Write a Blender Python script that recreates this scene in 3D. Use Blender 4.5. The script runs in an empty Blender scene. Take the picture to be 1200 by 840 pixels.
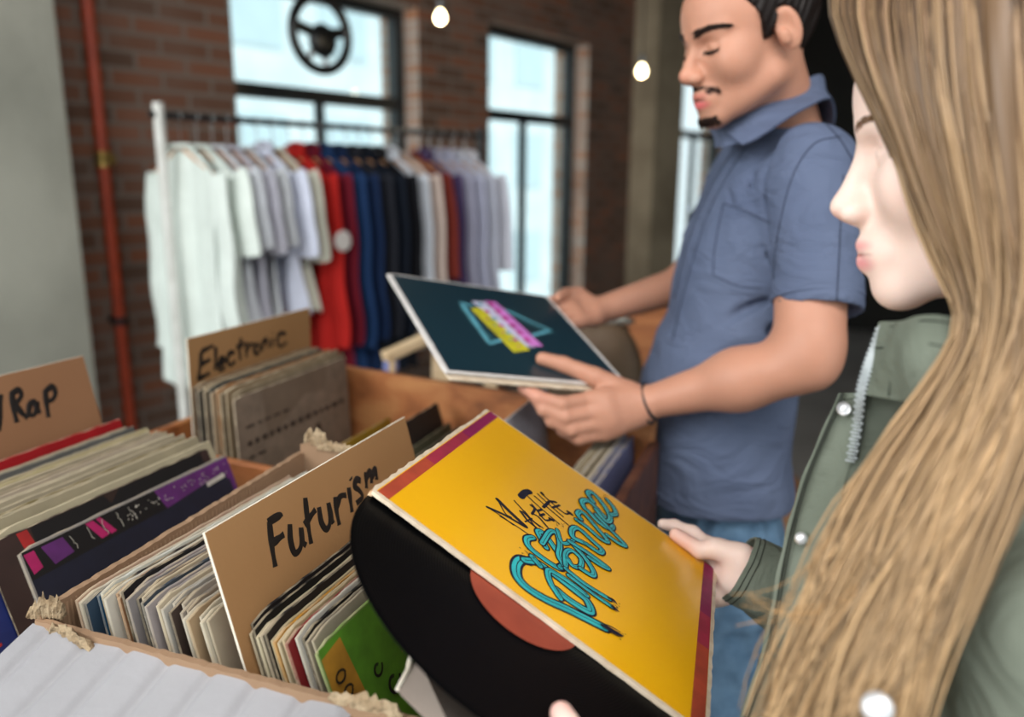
import bpy, math, random
import numpy as np
from mathutils import Matrix, Vector, noise

random.seed(7)
rng = np.random.default_rng(7)
scene = bpy.context.scene
COL = scene.collection

# ---------------------------------------------------------------- camera
FPX = 932.0
TH, RO = math.radians(12.9), math.radians(0.48)
CF = np.array([0, math.cos(TH), -math.sin(TH)])
_r0 = np.array([1.0, 0, 0]); _u0 = np.array([0, math.sin(TH), math.cos(TH)])
CR = _r0 * math.cos(RO) + _u0 * math.sin(RO)
CU = _u0 * math.cos(RO) - _r0 * math.sin(RO)
CC = np.array([0, 0, 1.52])
ZZ = np.array([0, 0, 1.0])

cam = bpy.data.cameras.new('camera')
cam_o = bpy.data.objects.new('camera', cam); COL.objects.link(cam_o)
cam_o.matrix_world = Matrix([[CR[0], CU[0], -CF[0], CC[0]], [CR[1], CU[1], -CF[1], CC[1]], [CR[2], CU[2], -CF[2], CC[2]], [0, 0, 0, 1]])
cam.sensor_width = 36; cam.lens = FPX / 1200 * 36
cam.clip_start = 0.05
cam.dof.use_dof = True
cam.dof.focus_distance = 0.72
cam.dof.aperture_fstop = 2.6
scene.camera = cam_o

# ---------------------------------------------------------------- light and exposure
scene.view_settings.view_transform = 'Standard'
scene.view_settings.look = 'None'
scene.view_settings.gamma = 1
scene.view_settings.use_curve_mapping = False
scene.view_settings.exposure = 0.0

def lin(c):
    if isinstance(c, str):
        c = c.lstrip('#'); c = [int(c[i:i + 2], 16) / 255 for i in (0, 2, 4)]
    return tuple((x / 12.92 if x <= 0.04045 else ((x + 0.055) / 1.055) ** 2.4) for x in c)

world = bpy.data.worlds.new('daylight'); scene.world = world
world.use_nodes = True
WN = world.node_tree; WN.nodes.clear()
wo = WN.nodes.new('ShaderNodeOutputWorld'); wb = WN.nodes.new('ShaderNodeBackground')
tc = WN.nodes.new('ShaderNodeTexCoord'); sep = WN.nodes.new('ShaderNodeSeparateXYZ'); cr = WN.nodes.new('ShaderNodeValToRGB')
WN.links.new(tc.outputs['Generated'], sep.inputs[0]); WN.links.new(sep.outputs['Z'], cr.inputs[0])
cr.color_ramp.elements[0].position = 0.0; cr.color_ramp.elements[0].color = (0.80, 0.86, 0.87, 1)
cr.color_ramp.elements[1].position = 0.5; cr.color_ramp.elements[1].color = (0.80, 0.95, 1.0, 1)
WN.links.new(cr.outputs[0], wb.inputs[0]); WN.links.new(wb.outputs[0], wo.inputs[0])
wb.inputs[1].default_value = 1.45

def area_light(name, loc, target, size, size_y, power, color):
    l = bpy.data.lights.new(name, 'AREA'); l.shape = 'RECTANGLE'; l.size = size; l.size_y = size_y
    l.energy = power; l.color = color
    o = bpy.data.objects.new(name, l); COL.objects.link(o)
    o.location = loc
    o.rotation_euler = (Vector(target) - Vector(loc)).to_track_quat('-Z', 'Y').to_euler()
    return o
area_light('window_daylight_left', (-2.4, -0.9, 2.5), (0.1, 0.9, 1.3), 2.2, 1.8, 80, (1.0, 0.98, 0.95))
area_light('overhead_fill', (0.45, -0.35, 3.22), (0.25, 0.9, 1.2), 2.4, 1.6, 100, (1.0, 0.96, 0.92))  # lamp added under the closed ceiling to brighten the album from above

_s = bpy.data.lights.new('sun', 'SUN'); _s.energy = 2.6; _s.angle = .05; _s.color = (1, .98, .95)
_so = bpy.data.objects.new('sun', _s); COL.objects.link(_so)
_so.rotation_euler = Vector((-.40, .32, -.86)).to_track_quat('-Z', 'Y').to_euler()

# ---------------------------------------------------------------- geometry helpers
def ray(x, y): return CF + CR * (x - 600) / FPX + CU * (420 - y) / FPX
def at(x, y, d): return CC + ray(x, y) * d
def on_plane(x, y, o, n):
    r = ray(x, y); return CC + r * (((o - CC) @ n) / (r @ n))
def unit(v): v = np.asarray(v, float); return v / np.linalg.norm(v)
def vadd(*a): return np.sum([np.asarray(x, float) for x in a], 0)

def tag(o, label=None, cat=None, group=None, kind=None):
    if label: o['label'] = label
    if cat: o['category'] = cat
    if group: o['group'] = group
    if kind: o['kind'] = kind
    return o

def empty(name, loc, label, cat, group=None, rot=None):
    o = bpy.data.objects.new(name, None); COL.objects.link(o)
    o.empty_display_size = 0.05
    o.location = tuple(float(v) for v in loc)
    if rot is not None: o.rotation_euler = rot
    return tag(o, label, cat, group)

def frame_empty(name, O, X, Y, Z, label, cat, group=None):
    o = empty(name, (0, 0, 0), label, cat, group)
    o.matrix_world = mat4(O, X, Y, Z)
    return o

def mat4(O, X, Y, Z):
    return Matrix([[X[0], Y[0], Z[0], O[0]], [X[1], Y[1], Z[1], O[1]], [X[2], Y[2], Z[2], O[2]], [0, 0, 0, 1]])

def mesh(name, V, Fc, mats, parent=None, midx=None, smooth=False, colors=None, local=False):
    """V in world coordinates unless local; one object."""
    V = np.asarray(V, float)
    if parent is not None and not local:
        M, q_ = parent.matrix_basis.copy(), parent.parent
        while q_ is not None: M = q_.matrix_basis @ M; q_ = q_.parent
        M = np.array(M)
        V = (V - M[:3, 3]) @ np.linalg.inv(M[:3, :3]).T
    me = bpy.data.meshes.new(name)
    if isinstance(Fc, np.ndarray):
        n, k = Fc.shape
        me.vertices.add(len(V)); me.vertices.foreach_set('co', V.astype(np.float32).ravel())
        me.loops.add(n * k); me.loops.foreach_set('vertex_index', Fc.astype(np.int32).ravel())
        me.polygons.add(n); me.polygons.foreach_set('loop_start', np.arange(0, n * k, k, dtype=np.int32))
        me.update(calc_edges=True); me.validate()
    else:
        me.from_pydata([tuple(v) for v in V], [], Fc); me.update()
    for m in (mats if isinstance(mats, (list, tuple)) else [mats]): me.materials.append(m)
    if midx is not None: me.polygons.foreach_set('material_index', np.asarray(midx, dtype=np.int32))
    if smooth: me.polygons.foreach_set('use_smooth', np.ones(len(me.polygons), dtype=bool))
    if colors is not None:
        a = me.color_attributes.new('col', 'FLOAT_COLOR', 'POINT')
        c = np.ones((len(V), 4), dtype=np.float32); c[:, :3] = colors
        a.data.foreach_set('color', c.ravel())
    o = bpy.data.objects.new(name, me); COL.objects.link(o)
    if parent is not None: o.parent = parent
    return o

class MB:
    """collects shapes into one mesh"""
    def __init__(s): s.V = []; s.F = []; s.M = []; s.n = 0
    def add(s, V, F, m=0):
        s.V.append(np.asarray(V, float)); s.F += [tuple(int(i) + s.n for i in f) for f in F]; s.M += [m] * len(F); s.n += len(V); return s
    def box(s, c, sx, sy, sz, X=(1, 0, 0), Y=(0, 1, 0), Z=(0, 0, 1), m=0, bev=0.0):
        c = np.asarray(c, float); X, Y, Z = map(lambda a: np.asarray(a, float), (X, Y, Z))
        h = np.array([sx, sy, sz]) / 2
        if bev <= 0:
            P = [c + X * h[0] * a + Y * h[1] * b + Z * h[2] * d for a in (-1, 1) for b in (-1, 1) for d in (-1, 1)]
            F = [(0, 1, 3, 2), (4, 6, 7, 5), (0, 4, 5, 1), (2, 3, 7, 6), (0, 2, 6, 4), (1, 5, 7, 3)]
            return s.add(P, F, m)
        bev = min(bev, h.min() * .9)
        P = []; 
        for ax in range(3):
            for sg in (-1, 1):
                o = [i for i in range(3) if i != ax]
                for (p, q) in ((-1, -1), (1, -1), (1, 1), (-1, 1)):
                    v = np.zeros(3); v[ax] = sg * h[ax]; v[o[0]] = p * (h[o[0]] - bev); v[o[1]] = q * (h[o[1]] - bev)
                    P.append(c + X * v[0] + Y * v[1] + Z * v[2])
        P = np.array(P)
        import itertools
        bm_key = {}
        F = []
        def idx(ax, sg, sv):  # sv full sign vector
            o = [i for i in range(3) if i != ax]
            k = {(-1, -1): 0, (1, -1): 1, (1, 1): 2, (-1, 1): 3}[(sv[o[0]], sv[o[1]])]
            return (ax * 2 + (1 if sg > 0 else 0)) * 4 + k
        cen = c
        def put(f):
            a, b, d = P[f[0]], P[f[1]], P[f[2]]
            nn = np.cross(b - a, d - a); mid = P[list(f)].mean(0)
            F.append(f if nn @ (mid - cen) > 0 else f[::-1])
        for ax in range(3):
            for sg in (-1, 1):
                put(tuple((ax * 2 + (1 if sg > 0 else 0)) * 4 + k for k in range(4)))
        for ax in range(3):
            o = [i for i in range(3) if i != ax]
            for p in (-1, 1):
                for q in (-1, 1):
                    sv = [0, 0, 0]; sv[o[0]] = p; sv[o[1]] = q
                    s1 = list(sv); s1[ax] = -1; s2 = list(sv); s2[ax] = 1
                    put((idx(o[0], p, s1), idx(o[0], p, s2), idx(o[1], q, s2), idx(o[1], q, s1)))
        for sv in itertools.product((-1, 1), repeat=3):
            put((idx(0, sv[0], sv), idx(1, sv[1], sv), idx(2, sv[2], sv)))
        return s.add(P, F, m)
    def bar(s, a, b, w, t, up=(0, 0, 1), m=0, bev=0.0):
        a = np.asarray(a, float); b = np.asarray(b, float); X = unit(b - a); Y = unit(np.cross(up, X)); Z = np.cross(X, Y)
        return s.box((a + b) / 2, np.linalg.norm(b - a), w, t, X, Y, Z, m, bev)
    def tube(s, pts, r, seg=10, m=0, cap=True, closed=False):
        pts = np.asarray(pts, float); n = len(pts); r = np.broadcast_to(np.asarray(r, float), (n,))
        T = np.gradient(pts, axis=0) if not closed else np.roll(pts, -1, 0) - np.roll(pts, 1, 0)
        T /= np.linalg.norm(T, axis=1)[:, None] + 1e-12
        ref = np.array([0, 0, 1.0]) if abs(T[0, 2]) < .9 else np.array([1.0, 0, 0])
        N = unit(np.cross(T[0], ref)); V = []
        ang = np.linspace(0, 2 * np.pi, seg, endpoint=False)
        for i in range(n):
            N = N - T[i] * (N @ T[i]); N /= np.linalg.norm(N) + 1e-12; B = np.cross(T[i], N)
            V.append(pts[i] + r[i] * (np.cos(ang)[:, None] * N + np.sin(ang)[:, None] * B))
        V = np.concatenate(V); F = []
        for i in range(n if closed else n - 1):
            j = (i + 1) % n
            for k in range(seg):
                l = (k + 1) % seg
                F.append((i * seg + k, i * seg + l, j * seg + l, j * seg + k))
        if cap and not closed:
            F.append(tuple(range(seg))[::-1]); F.append(tuple((n - 1) * seg + k for k in range(seg)))
        return s.add(V, F, m)
    def lathe(s, prof, c, axis=(0, 0, 1), seg=24, m=0):
        axis = unit(axis); ref = np.array([1.0, 0, 0]) if abs(axis[0]) < .9 else np.array([0, 1.0, 0])
        X = unit(np.cross(axis, ref)); Y = np.cross(axis, X); c = np.asarray(c, float)
        V = []; F = []
        for r, z in prof:
            for k in range(seg):
                a = 2 * np.pi * k / seg; V.append(c + axis * z + r * (X * math.cos(a) + Y * math.sin(a)))
        for i in range(len(prof) - 1):
            for k in range(seg):
                l = (k + 1) % seg; F.append((i * seg + k, i * seg + l, (i + 1) * seg + l, (i + 1) * seg + k))
        F.append(tuple(range(seg))[::-1]); F.append(tuple((len(prof) - 1) * seg + k for k in range(seg)))
        return s.add(V, F, m)
    def build(s, name, mats, parent=None, smooth=False, local=False):
        o = mesh(name, np.concatenate(s.V), s.F, mats, parent, s.M, smooth, local=local)
        return o

def auto_smooth(o, ang=35):
    me = o.data
    me.polygons.foreach_set('use_smooth', np.ones(len(me.polygons), dtype=bool))
    try: me.set_sharp_from_angle(angle=math.radians(ang))
    except Exception: pass
    return o

def catmull(P, n):
    P = np.asarray(P, float); P2 = np.vstack([2 * P[0] - P[1], P, 2 * P[-1] - P[-2]]); out = []
    ts = np.linspace(0, len(P) - 1, n)
    for t in ts:
        i = min(int(t), len(P) - 2); u = t - i; p0, p1, p2, p3 = P2[i:i + 4]
        out.append(.5 * ((2 * p1) + (-p0 + p2) * u + (2 * p0 - 5 * p1 + 4 * p2 - p3) * u * u + (-p0 + 3 * p1 - 3 * p2 + p3) * u ** 3))
    return np.array(out)

# ---------------------------------------------------------------- implicit surface mesher (bodies and clothes)
class P_:
    """one primitive: f(points Nx3) -> distance; c, r bound it"""
    def __init__(s, f, c, r, k=0.012, op='u'): s.f = f; s.c = np.asarray(c, float); s.r = r; s.k = k; s.op = op

def cap(a, b, ra, rb=None, k=0.012, op='u'):
    a = np.asarray(a, float); b = np.asarray(b, float); rb = ra if rb is None else rb; ab = b - a; L2 = ab @ ab + 1e-12
    def f(p):
        t = np.clip(((p - a) @ ab) / L2, 0, 1)
        return np.linalg.norm(p - a - t[:, None] * ab, axis=1) - (ra + (rb - ra) * t)
    return P_(f, (a + b) / 2, np.sqrt(L2) / 2 + max(ra, rb), k, op)

def ell(c, r, R=np.eye(3), k=0.012, op='u'):
    c = np.asarray(c, float); r = np.asarray(r, float)
    def f(p):
        q = (p - c) @ R; k0 = np.linalg.norm(q / r, axis=1); k1 = np.linalg.norm(q / (r * r), axis=1) + 1e-9
        return np.where(k0 < 1e-4, -r.min(), k0 * (k0 - 1) / k1)
    return P_(f, c, r.max(), k, op)

def stack(rows, Fw, Lf, k=0.02, op='u', power=2.0, extra=None):
    """rows: (z, cx, cy, r_forward, r_left)"""
    R_ = np.array(sorted(rows)); z0, z1 = R_[0, 0], R_[-1, 0]
    def f(p):
        z = np.clip(p[:, 2], z0, z1)
        cx, cy, rf, rl = [np.interp(z, R_[:, 0], R_[:, i]) for i in (1, 2, 3, 4)]
        dx = p[:, 0] - cx; dy = p[:, 1] - cy
        u = np.abs(dx * Fw[0] + dy * Fw[1]) / rf; v = np.abs(dx * Lf[0] + dy * Lf[1]) / rl
        d = ((u ** power + v ** power) ** (1 / power) - 1) * np.minimum(rf, rl)
        dz = np.abs(p[:, 2] - (z0 + z1) / 2) - (z1 - z0) / 2
        d = np.where(dz > 0, np.sqrt(np.maximum(d, 0) ** 2 + dz ** 2) * 1.0, np.maximum(d, dz))
        if extra is not None: d = d + extra(p)
        return d
    c = [R_[:, 1].mean(), R_[:, 2].mean(), (z0 + z1) / 2]
    return P_(f, c, (z1 - z0) / 2 + R_[:, 3:].max() + .06, k, op)

def nets(prims, h, extra=None, blk=28):
    lo = np.min([p.c - p.r - p.k for p in prims if p.op == 'u'], 0) - 2 * h
    hi = np.max([p.c + p.r + p.k for p in prims if p.op == 'u'], 0) + 2 * h
    nb = np.ceil((hi - lo) / h / blk).astype(int); half = blk * h / 2 * 1.7321
    g = np.arange(blk + 1); I, J, K = np.meshgrid(g, g, g, indexing='ij')
    base = np.stack([I, J, K], -1).reshape(-1, 3)
    S1, S2 = 1 << 20, 1 << 40
    keys = []; pos = []; quads = []
    for bi in range(nb[0]):
        for bj in range(nb[1]):
            for bk in range(nb[2]):
                o = np.array([bi, bj, bk]) * blk; ctr = lo + (o + blk / 2) * h
                act = [p for p in prims if np.linalg.norm(ctr - p.c) < p.r + p.k + half + 2 * h]
                if not any(p.op == 'u' for p in act): continue
                # quick reject with the block centre
                P = lo + (o + base) * h
                d = None
                for p in act:
                    e = p.f(P)
                    if p.op == 'u':
                        if d is None: d = e
                        else:
                            hh = np.clip(.5 + .5 * (d - e) / p.k, 0, 1); d = d * (1 - hh) + e * hh - p.k * hh * (1 - hh)
                    elif d is not None:
                        e = -e; hh = np.clip(.5 - .5 * (d - e) / p.k, 0, 1); d = d * (1 - hh) + e * hh + p.k * hh * (1 - hh)
                if d is None: continue
                if extra is not None and np.abs(d).min() < .02: d = d + extra(P)
                if d.min() > 0 or d.max() < 0: continue
                G = d.reshape(blk + 1, blk + 1, blk + 1); S = G < 0
                cnt = np.zeros((blk,) * 3); acc = np.zeros((blk,) * 3 + (3,))
                ofs = [(a, b) for a in (0, 1) for b in (0, 1)]
                for ax in range(3):
                    oth = [i for i in range(3) if i != ax]
                    for a, b in ofs:
                        s0 = [0, 0, 0]; s0[oth[0]] = a; s0[oth[1]] = b; s1 = list(s0); s1[ax] = 1
                        A = G[s0[0]:s0[0] + blk, s0[1]:s0[1] + blk, s0[2]:s0[2] + blk]; B = G[s1[0]:s1[0] + blk, s1[1]:s1[1] + blk, s1[2]:s1[2] + blk]
                        x = (A < 0) != (B < 0); t = np.where(x, A / np.where(x, A - B, 1), 0)
                        cnt += x
                        acc[..., ax] += t * x; acc[..., oth[0]] += a * x; acc[..., oth[1]] += b * x
                m = cnt > 0; idx = np.argwhere(m)
                if not len(idx): continue
                keys.append((idx + o + 1) @ np.array([1, S1, S2])); pos.append(lo + (idx + o + acc[m] / cnt[m][:, None]) * h)
                for ax in range(3):
                    oth = [(ax + 1) % 3, (ax + 2) % 3]
                    sl = [slice(0, blk)] * 3; s2 = list(sl); s2[ax] = slice(1, blk + 1)
                    A = S[tuple(sl)]; B = S[tuple(s2)]; x = A != B; ii = np.argwhere(x); fl = A[x]
                    c = ii + o + 1; e1 = np.zeros(3, int); e1[oth[0]] = 1; e2 = np.zeros(3, int); e2[oth[1]] = 1
                    kk = np.array([1, S1, S2])
                    q = np.stack([(c - e1 - e2) @ kk, (c - e2) @ kk, c @ kk, (c - e1) @ kk], 1)
                    q[~fl] = q[~fl][:, ::-1]; quads.append(q)
    keys = np.concatenate(keys); pos = np.concatenate(pos); quads = np.concatenate(quads)
    so = np.argsort(keys); ks = keys[so]; f = np.searchsorted(ks, quads); f = np.clip(f, 0, len(ks) - 1)
    ok = (ks[f] == quads).all(1)
    return pos[so], f[ok]

def relax(V, Fq, it=2, lam=.5):
    """light Laplacian smoothing of a quad mesh"""
    E = np.concatenate([Fq[:, [0, 1]], Fq[:, [1, 2]], Fq[:, [2, 3]], Fq[:, [3, 0]]])
    n = len(V); deg = np.bincount(E.ravel(), minlength=n).astype(float)
    for _ in range(it):
        S = np.zeros_like(V)
        for c in range(3): S[:, c] = np.bincount(E[:, 0], V[E[:, 1], c], n) + np.bincount(E[:, 1], V[E[:, 0], c], n)
        V = V + lam * (S / np.maximum(deg, 1)[:, None] - V)
    return V

# ---------------------------------------------------------------- materials
def nt(m): return m.node_tree
def new_mat(name):
    m = bpy.data.materials.new(name); m.use_nodes = True
    return m, m.node_tree, m.node_tree.nodes['Principled BSDF']

def mat(name, c1, rough=.6, c2=None, scale=20, detail=4, bump=0, bscale=None, metal=0, spec=.5, stretch=None, emis=None, estr=0, lo=.35, hi=.65, sheen=0, coat=0):
    m, t, b = new_mat(name)
    b.inputs['Base Color'].default_value = (*lin(c1), 1); b.inputs['Roughness'].default_value = rough
    b.inputs['Metallic'].default_value = metal; b.inputs['Specular IOR Level'].default_value = spec
    if coat: b.inputs['Coat Weight'].default_value = coat; b.inputs['Coat Roughness'].default_value = .15
    if sheen: b.inputs['Sheen Weight'].default_value = sheen
    if emis: b.inputs['Emission Color'].default_value = (*lin(emis), 1); b.inputs['Emission Strength'].default_value = estr
    tcn = t.nodes.new('ShaderNodeTexCoord'); mp = t.nodes.new('ShaderNodeMapping'); t.links.new(tcn.outputs['Object'], mp.inputs[0])
    if stretch: mp.inputs['Scale'].default_value = stretch
    nz = t.nodes.new('ShaderNodeTexNoise'); nz.inputs['Scale'].default_value = scale; nz.inputs['Detail'].default_value = detail
    t.links.new(mp.outputs[0], nz.inputs['Vector'])
    if c2 is None:
        c2 = tuple(x * .86 for x in ([int(c1.lstrip('#')[i:i + 2], 16) / 255 for i in (0, 2, 4)]))
    r = t.nodes.new('ShaderNodeValToRGB'); r.color_ramp.elements[0].position = lo; r.color_ramp.elements[1].position = hi
    r.color_ramp.elements[0].color = (*lin(c1), 1); r.color_ramp.elements[1].color = (*lin(c2), 1)
    t.links.new(nz.outputs['Fac'], r.inputs[0]); t.links.new(r.outputs[0], b.inputs['Base Color'])
    if bump:
        n2 = t.nodes.new('ShaderNodeTexNoise'); n2.inputs['Scale'].default_value = bscale or scale * 3; n2.inputs['Detail'].default_value = 5
        t.links.new(mp.outputs[0], n2.inputs['Vector'])
        bp = t.nodes.new('ShaderNodeBump'); bp.inputs['Strength'].default_value = bump; bp.inputs['Distance'].default_value = .01
        t.links.new(n2.outputs['Fac'], bp.inputs['Height']); t.links.new(bp.outputs[0], b.inputs['Normal'])
    return m

def mat_attr(name, rough=.5, sss=0, spec=.4, bump=0, bscale=200, objcol=False, nscale=60, namt=.08, sssc=(1, .35, .2)):
    m, t, b = new_mat(name)
    if objcol:
        a = t.nodes.new('ShaderNodeObjectInfo'); out = a.outputs['Color']
    else:
        a = t.nodes.new('ShaderNodeAttribute'); a.attribute_name = 'col'; out = a.outputs['Color']
    tcn = t.nodes.new('ShaderNodeTexCoord'); nz = t.nodes.new('ShaderNodeTexNoise'); nz.inputs['Scale'].default_value = nscale; nz.inputs['Detail'].default_value = 5
    t.links.new(tcn.outputs['Object'], nz.inputs['Vector'])
    mx = t.nodes.new('ShaderNodeMix'); mx.data_type = 'RGBA'; mx.blend_type = 'MULTIPLY'; mx.inputs[0].default_value = 1
    rr = t.nodes.new('ShaderNodeValToRGB'); rr.color_ramp.elements[0].position = .3; rr.color_ramp.elements[1].position = .7
    rr.color_ramp.elements[0].color = (1 - namt, 1 - namt, 1 - namt, 1); rr.color_ramp.elements[1].color = (1, 1, 1, 1)
    t.links.new(nz.outputs['Fac'], rr.inputs[0]); t.links.new(out, mx.inputs[6]); t.links.new(rr.outputs[0], mx.inputs[7]); t.links.new(mx.outputs[2], b.inputs['Base Color'])
    b.inputs['Roughness'].default_value = rough; b.inputs['Specular IOR Level'].default_value = spec
    if sss:
        b.inputs['Subsurface Weight'].default_value = sss; b.inputs['Subsurface Radius'].default_value = (.012 * sssc[0], .012 * sssc[1], .012 * sssc[2]); b.inputs['Subsurface Scale'].default_value = 1.0
    if bump:
        n2 = t.nodes.new('ShaderNodeTexNoise'); n2.inputs['Scale'].default_value = bscale; t.links.new(tcn.outputs['Object'], n2.inputs['Vector'])
        bp = t.nodes.new('ShaderNodeBump'); bp.inputs['Strength'].default_value = bump; bp.inputs['Distance'].default_value = .002
        t.links.new(n2.outputs['Fac'], bp.inputs['Height']); t.links.new(bp.outputs[0], b.inputs['Normal'])
    return m

def wood_mat(name, c1, c2, c3, scale=3, stretch=(1, 12, 12), rough=.55):
    m, t, b = new_mat(name)
    tcn = t.nodes.new('ShaderNodeTexCoord'); mp = t.nodes.new('ShaderNodeMapping'); mp.inputs['Scale'].default_value = stretch
    t.links.new(tcn.outputs['Object'], mp.inputs[0])
    nz = t.nodes.new('ShaderNodeTexNoise'); nz.inputs['Scale'].default_value = scale; nz.inputs['Detail'].default_value = 8; nz.inputs['Distortion'].default_value = .6
    t.links.new(mp.outputs[0], nz.inputs['Vector'])
    r = t.nodes.new('ShaderNodeValToRGB'); e = r.color_ramp.elements; e[0].position = .3; e[0].color = (*lin(c1), 1); e[1].position = .72; e[1].color = (*lin(c3), 1)
    k = e.new(.5); k.color = (*lin(c2), 1)
    t.links.new(nz.outputs['Fac'], r.inputs[0]); t.links.new(r.outputs[0], b.inputs['Base Color']); b.inputs['Roughness'].default_value = rough
    bp = t.nodes.new('ShaderNodeBump'); bp.inputs['Strength'].default_value = .15; t.links.new(nz.outputs['Fac'], bp.inputs['Height']); t.links.new(bp.outputs[0], b.inputs['Normal'])
    return m
# ================================================================ the room
YW = math.radians(38)
WD = np.array([math.sin(YW), math.cos(YW), 0]); WM = np.array([-WD[1], WD[0], 0])   # along the window wall / out through it
WP = at(200, 200, 3.6); WP = np.array([WP[0], WP[1], 0])
def wp(s, off, z): return WP + WD * s + WM * off + ZZ * z

def brick_mat(name, c1, c2, mortar, X, Y3):
    m, t, b = new_mat(name)
    tcn = t.nodes.new('ShaderNodeTexCoord')
    br = t.nodes.new('ShaderNodeTexBrick'); br.inputs['Scale'].default_value = 1
    br.inputs['Brick Width'].default_value = .235; br.inputs['Row Height'].default_value = .075; br.inputs['Mortar Size'].default_value = .011
    br.inputs['Mortar Smooth'].default_value = .3; br.inputs['Bias'].default_value = 0.0
    br.inputs['Color1'].default_value = (*lin(c1), 1); br.inputs['Color2'].default_value = (*lin(c2), 1); br.inputs['Mortar'].default_value = (*lin(mortar), 1)
    sp = t.nodes.new('ShaderNodeSeparateXYZ'); cb = t.nodes.new('ShaderNodeCombineXYZ')
    t.links.new(tcn.outputs['Object'], sp.inputs[0]); t.links.new(sp.outputs[X], cb.inputs[0]); t.links.new(sp.outputs[Y3], cb.inputs[1])
    t.links.new(cb.outputs[0], br.inputs['Vector'])
    nz = t.nodes.new('ShaderNodeTexNoise'); nz.inputs['Scale'].default_value = 2.2; nz.inputs['Detail'].default_value = 7; t.links.new(tcn.outputs['Object'], nz.inputs['Vector'])
    mx = t.nodes.new('ShaderNodeMix'); mx.data_type = 'RGBA'
    rr = t.nodes.new('ShaderNodeMapRange'); rr.inputs[1].default_value = .45; rr.inputs[2].default_value = .7; rr.inputs[3].default_value = 0; rr.inputs[4].default_value = .55
    t.links.new(nz.outputs['Fac'], rr.inputs[0]); t.links.new(rr.outputs[0], mx.inputs[0]); t.links.new(br.outputs['Color'], mx.inputs[6]); mx.inputs[7].default_value = (*lin('#7d6a60'), 1)
    t.links.new(mx.outputs[2], b.inputs['Base Color']); b.inputs['Roughness'].default_value = .9
    bp = t.nodes.new('ShaderNodeBump'); bp.inputs['Strength'].default_value = .6; bp.inputs['Distance'].default_value = .01; bp.invert = True
    t.links.new(br.outputs['Fac'], bp.inputs['Height']); t.links.new(bp.outputs[0], b.inputs['Normal'])
    return m
M_brick = brick_mat('red brick', '#895740', '#5c4538', '#7a6d64', 0, 2)
M_reveal = brick_mat('pale daylit brick', '#c98f6c', '#cbb9ac', '#cfc6bd', 1, 2)  # paler than the wall: daylight falling on the reveals put into the colour
M_conc = mat('grey concrete', '#a9a89c', .9, '#8f8f84', 1.6, 8, .25, 30)
M_conc2 = mat('column concrete', '#b8a98f', .85, '#9a8c75', 2.5, 8, .2, 25)
M_floor = mat('polished concrete floor', '#8d8681', .5, '#77716d', 1.2, 8, .05, 12)
M_ceil = mat('dark ceiling', '#4a423b', .9, '#3a342f', 2, 4)
M_steel = mat('black window steel', '#14181a', .45, '#1d2224', 12)
M_darkwall = mat('dark wall paint', '#17140f', .9, '#0e0c0a', 1.5, 5)
M_glass, _t, _b = new_mat('window glass')
_t.nodes.remove(_b); _tr = _t.nodes.new('ShaderNodeBsdfTransparent'); _tr.inputs[0].default_value = (.94, .99, 1.0, 1)
_gl = _t.nodes.new('ShaderNodeBsdfGlossy'); _gl.inputs['Roughness'].default_value = .03; _mx = _t.nodes.new('ShaderNodeMixShader'); _mx.inputs[0].default_value = .06
_t.links.new(_tr.outputs[0], _mx.inputs[1]); _t.links.new(_gl.outputs[0], _mx.inputs[2]); _t.links.new(_mx.outputs[0], _t.nodes['Material Output'].inputs[0])

S0, S1 = -2.4, 6.6; ZT = 3.3; TH_W = .32
WIN = [(.362, 1.601, .45, 2.47), (2.252, 3.440, .30, 2.50), (5.03, 6.15, .30, 2.50)]
def wall_frame():   # local: x along the wall, y outward, z up
    return mat4(WP, WD, WM, ZZ)
def struct(name, o): o['kind'] = 'structure'; o.name = name; return o
# wall with three openings, built from blocks that share faces
mb = MB(); xs = [S0]
def lbox(mb, x0, x1, y0, y1, z0, z1, m=0): mb.box(((x0 + x1) / 2, (y0 + y1) / 2, (z0 + z1) / 2), x1 - x0, y1 - y0, z1 - z0, m=m)
for (a, b, z0, z1) in WIN:
    lbox(mb, xs[-1], a, 0, TH_W, 0, ZT); lbox(mb, a, b, 0, TH_W, 0, z0); lbox(mb, a, b, 0, TH_W, z1, ZT); xs.append(b)
lbox(mb, xs[-1], S1, 0, TH_W, 0, ZT)
o = mb.build('wall_back', [M_brick, M_reveal], local=True); o.matrix_world = wall_frame(); struct('wall_back', o)
# the reveals of the openings get the brick with daylight in its colour
def midx_by(o, fn):
    me = o.data
    for p in me.polygons:
        if fn(p.center, p.normal): p.material_index = 1
midx_by(o, lambda c, n: .02 < c.y < TH_W - .02 and any(abs(c.x - q) < .002 for w in WIN for q in w[:2]) or (abs(n.z) > .5 and .02 < c.y < TH_W - .02 and any(abs(c.z - w[k]) < .002 for w in WIN for k in (2, 3))))

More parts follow.
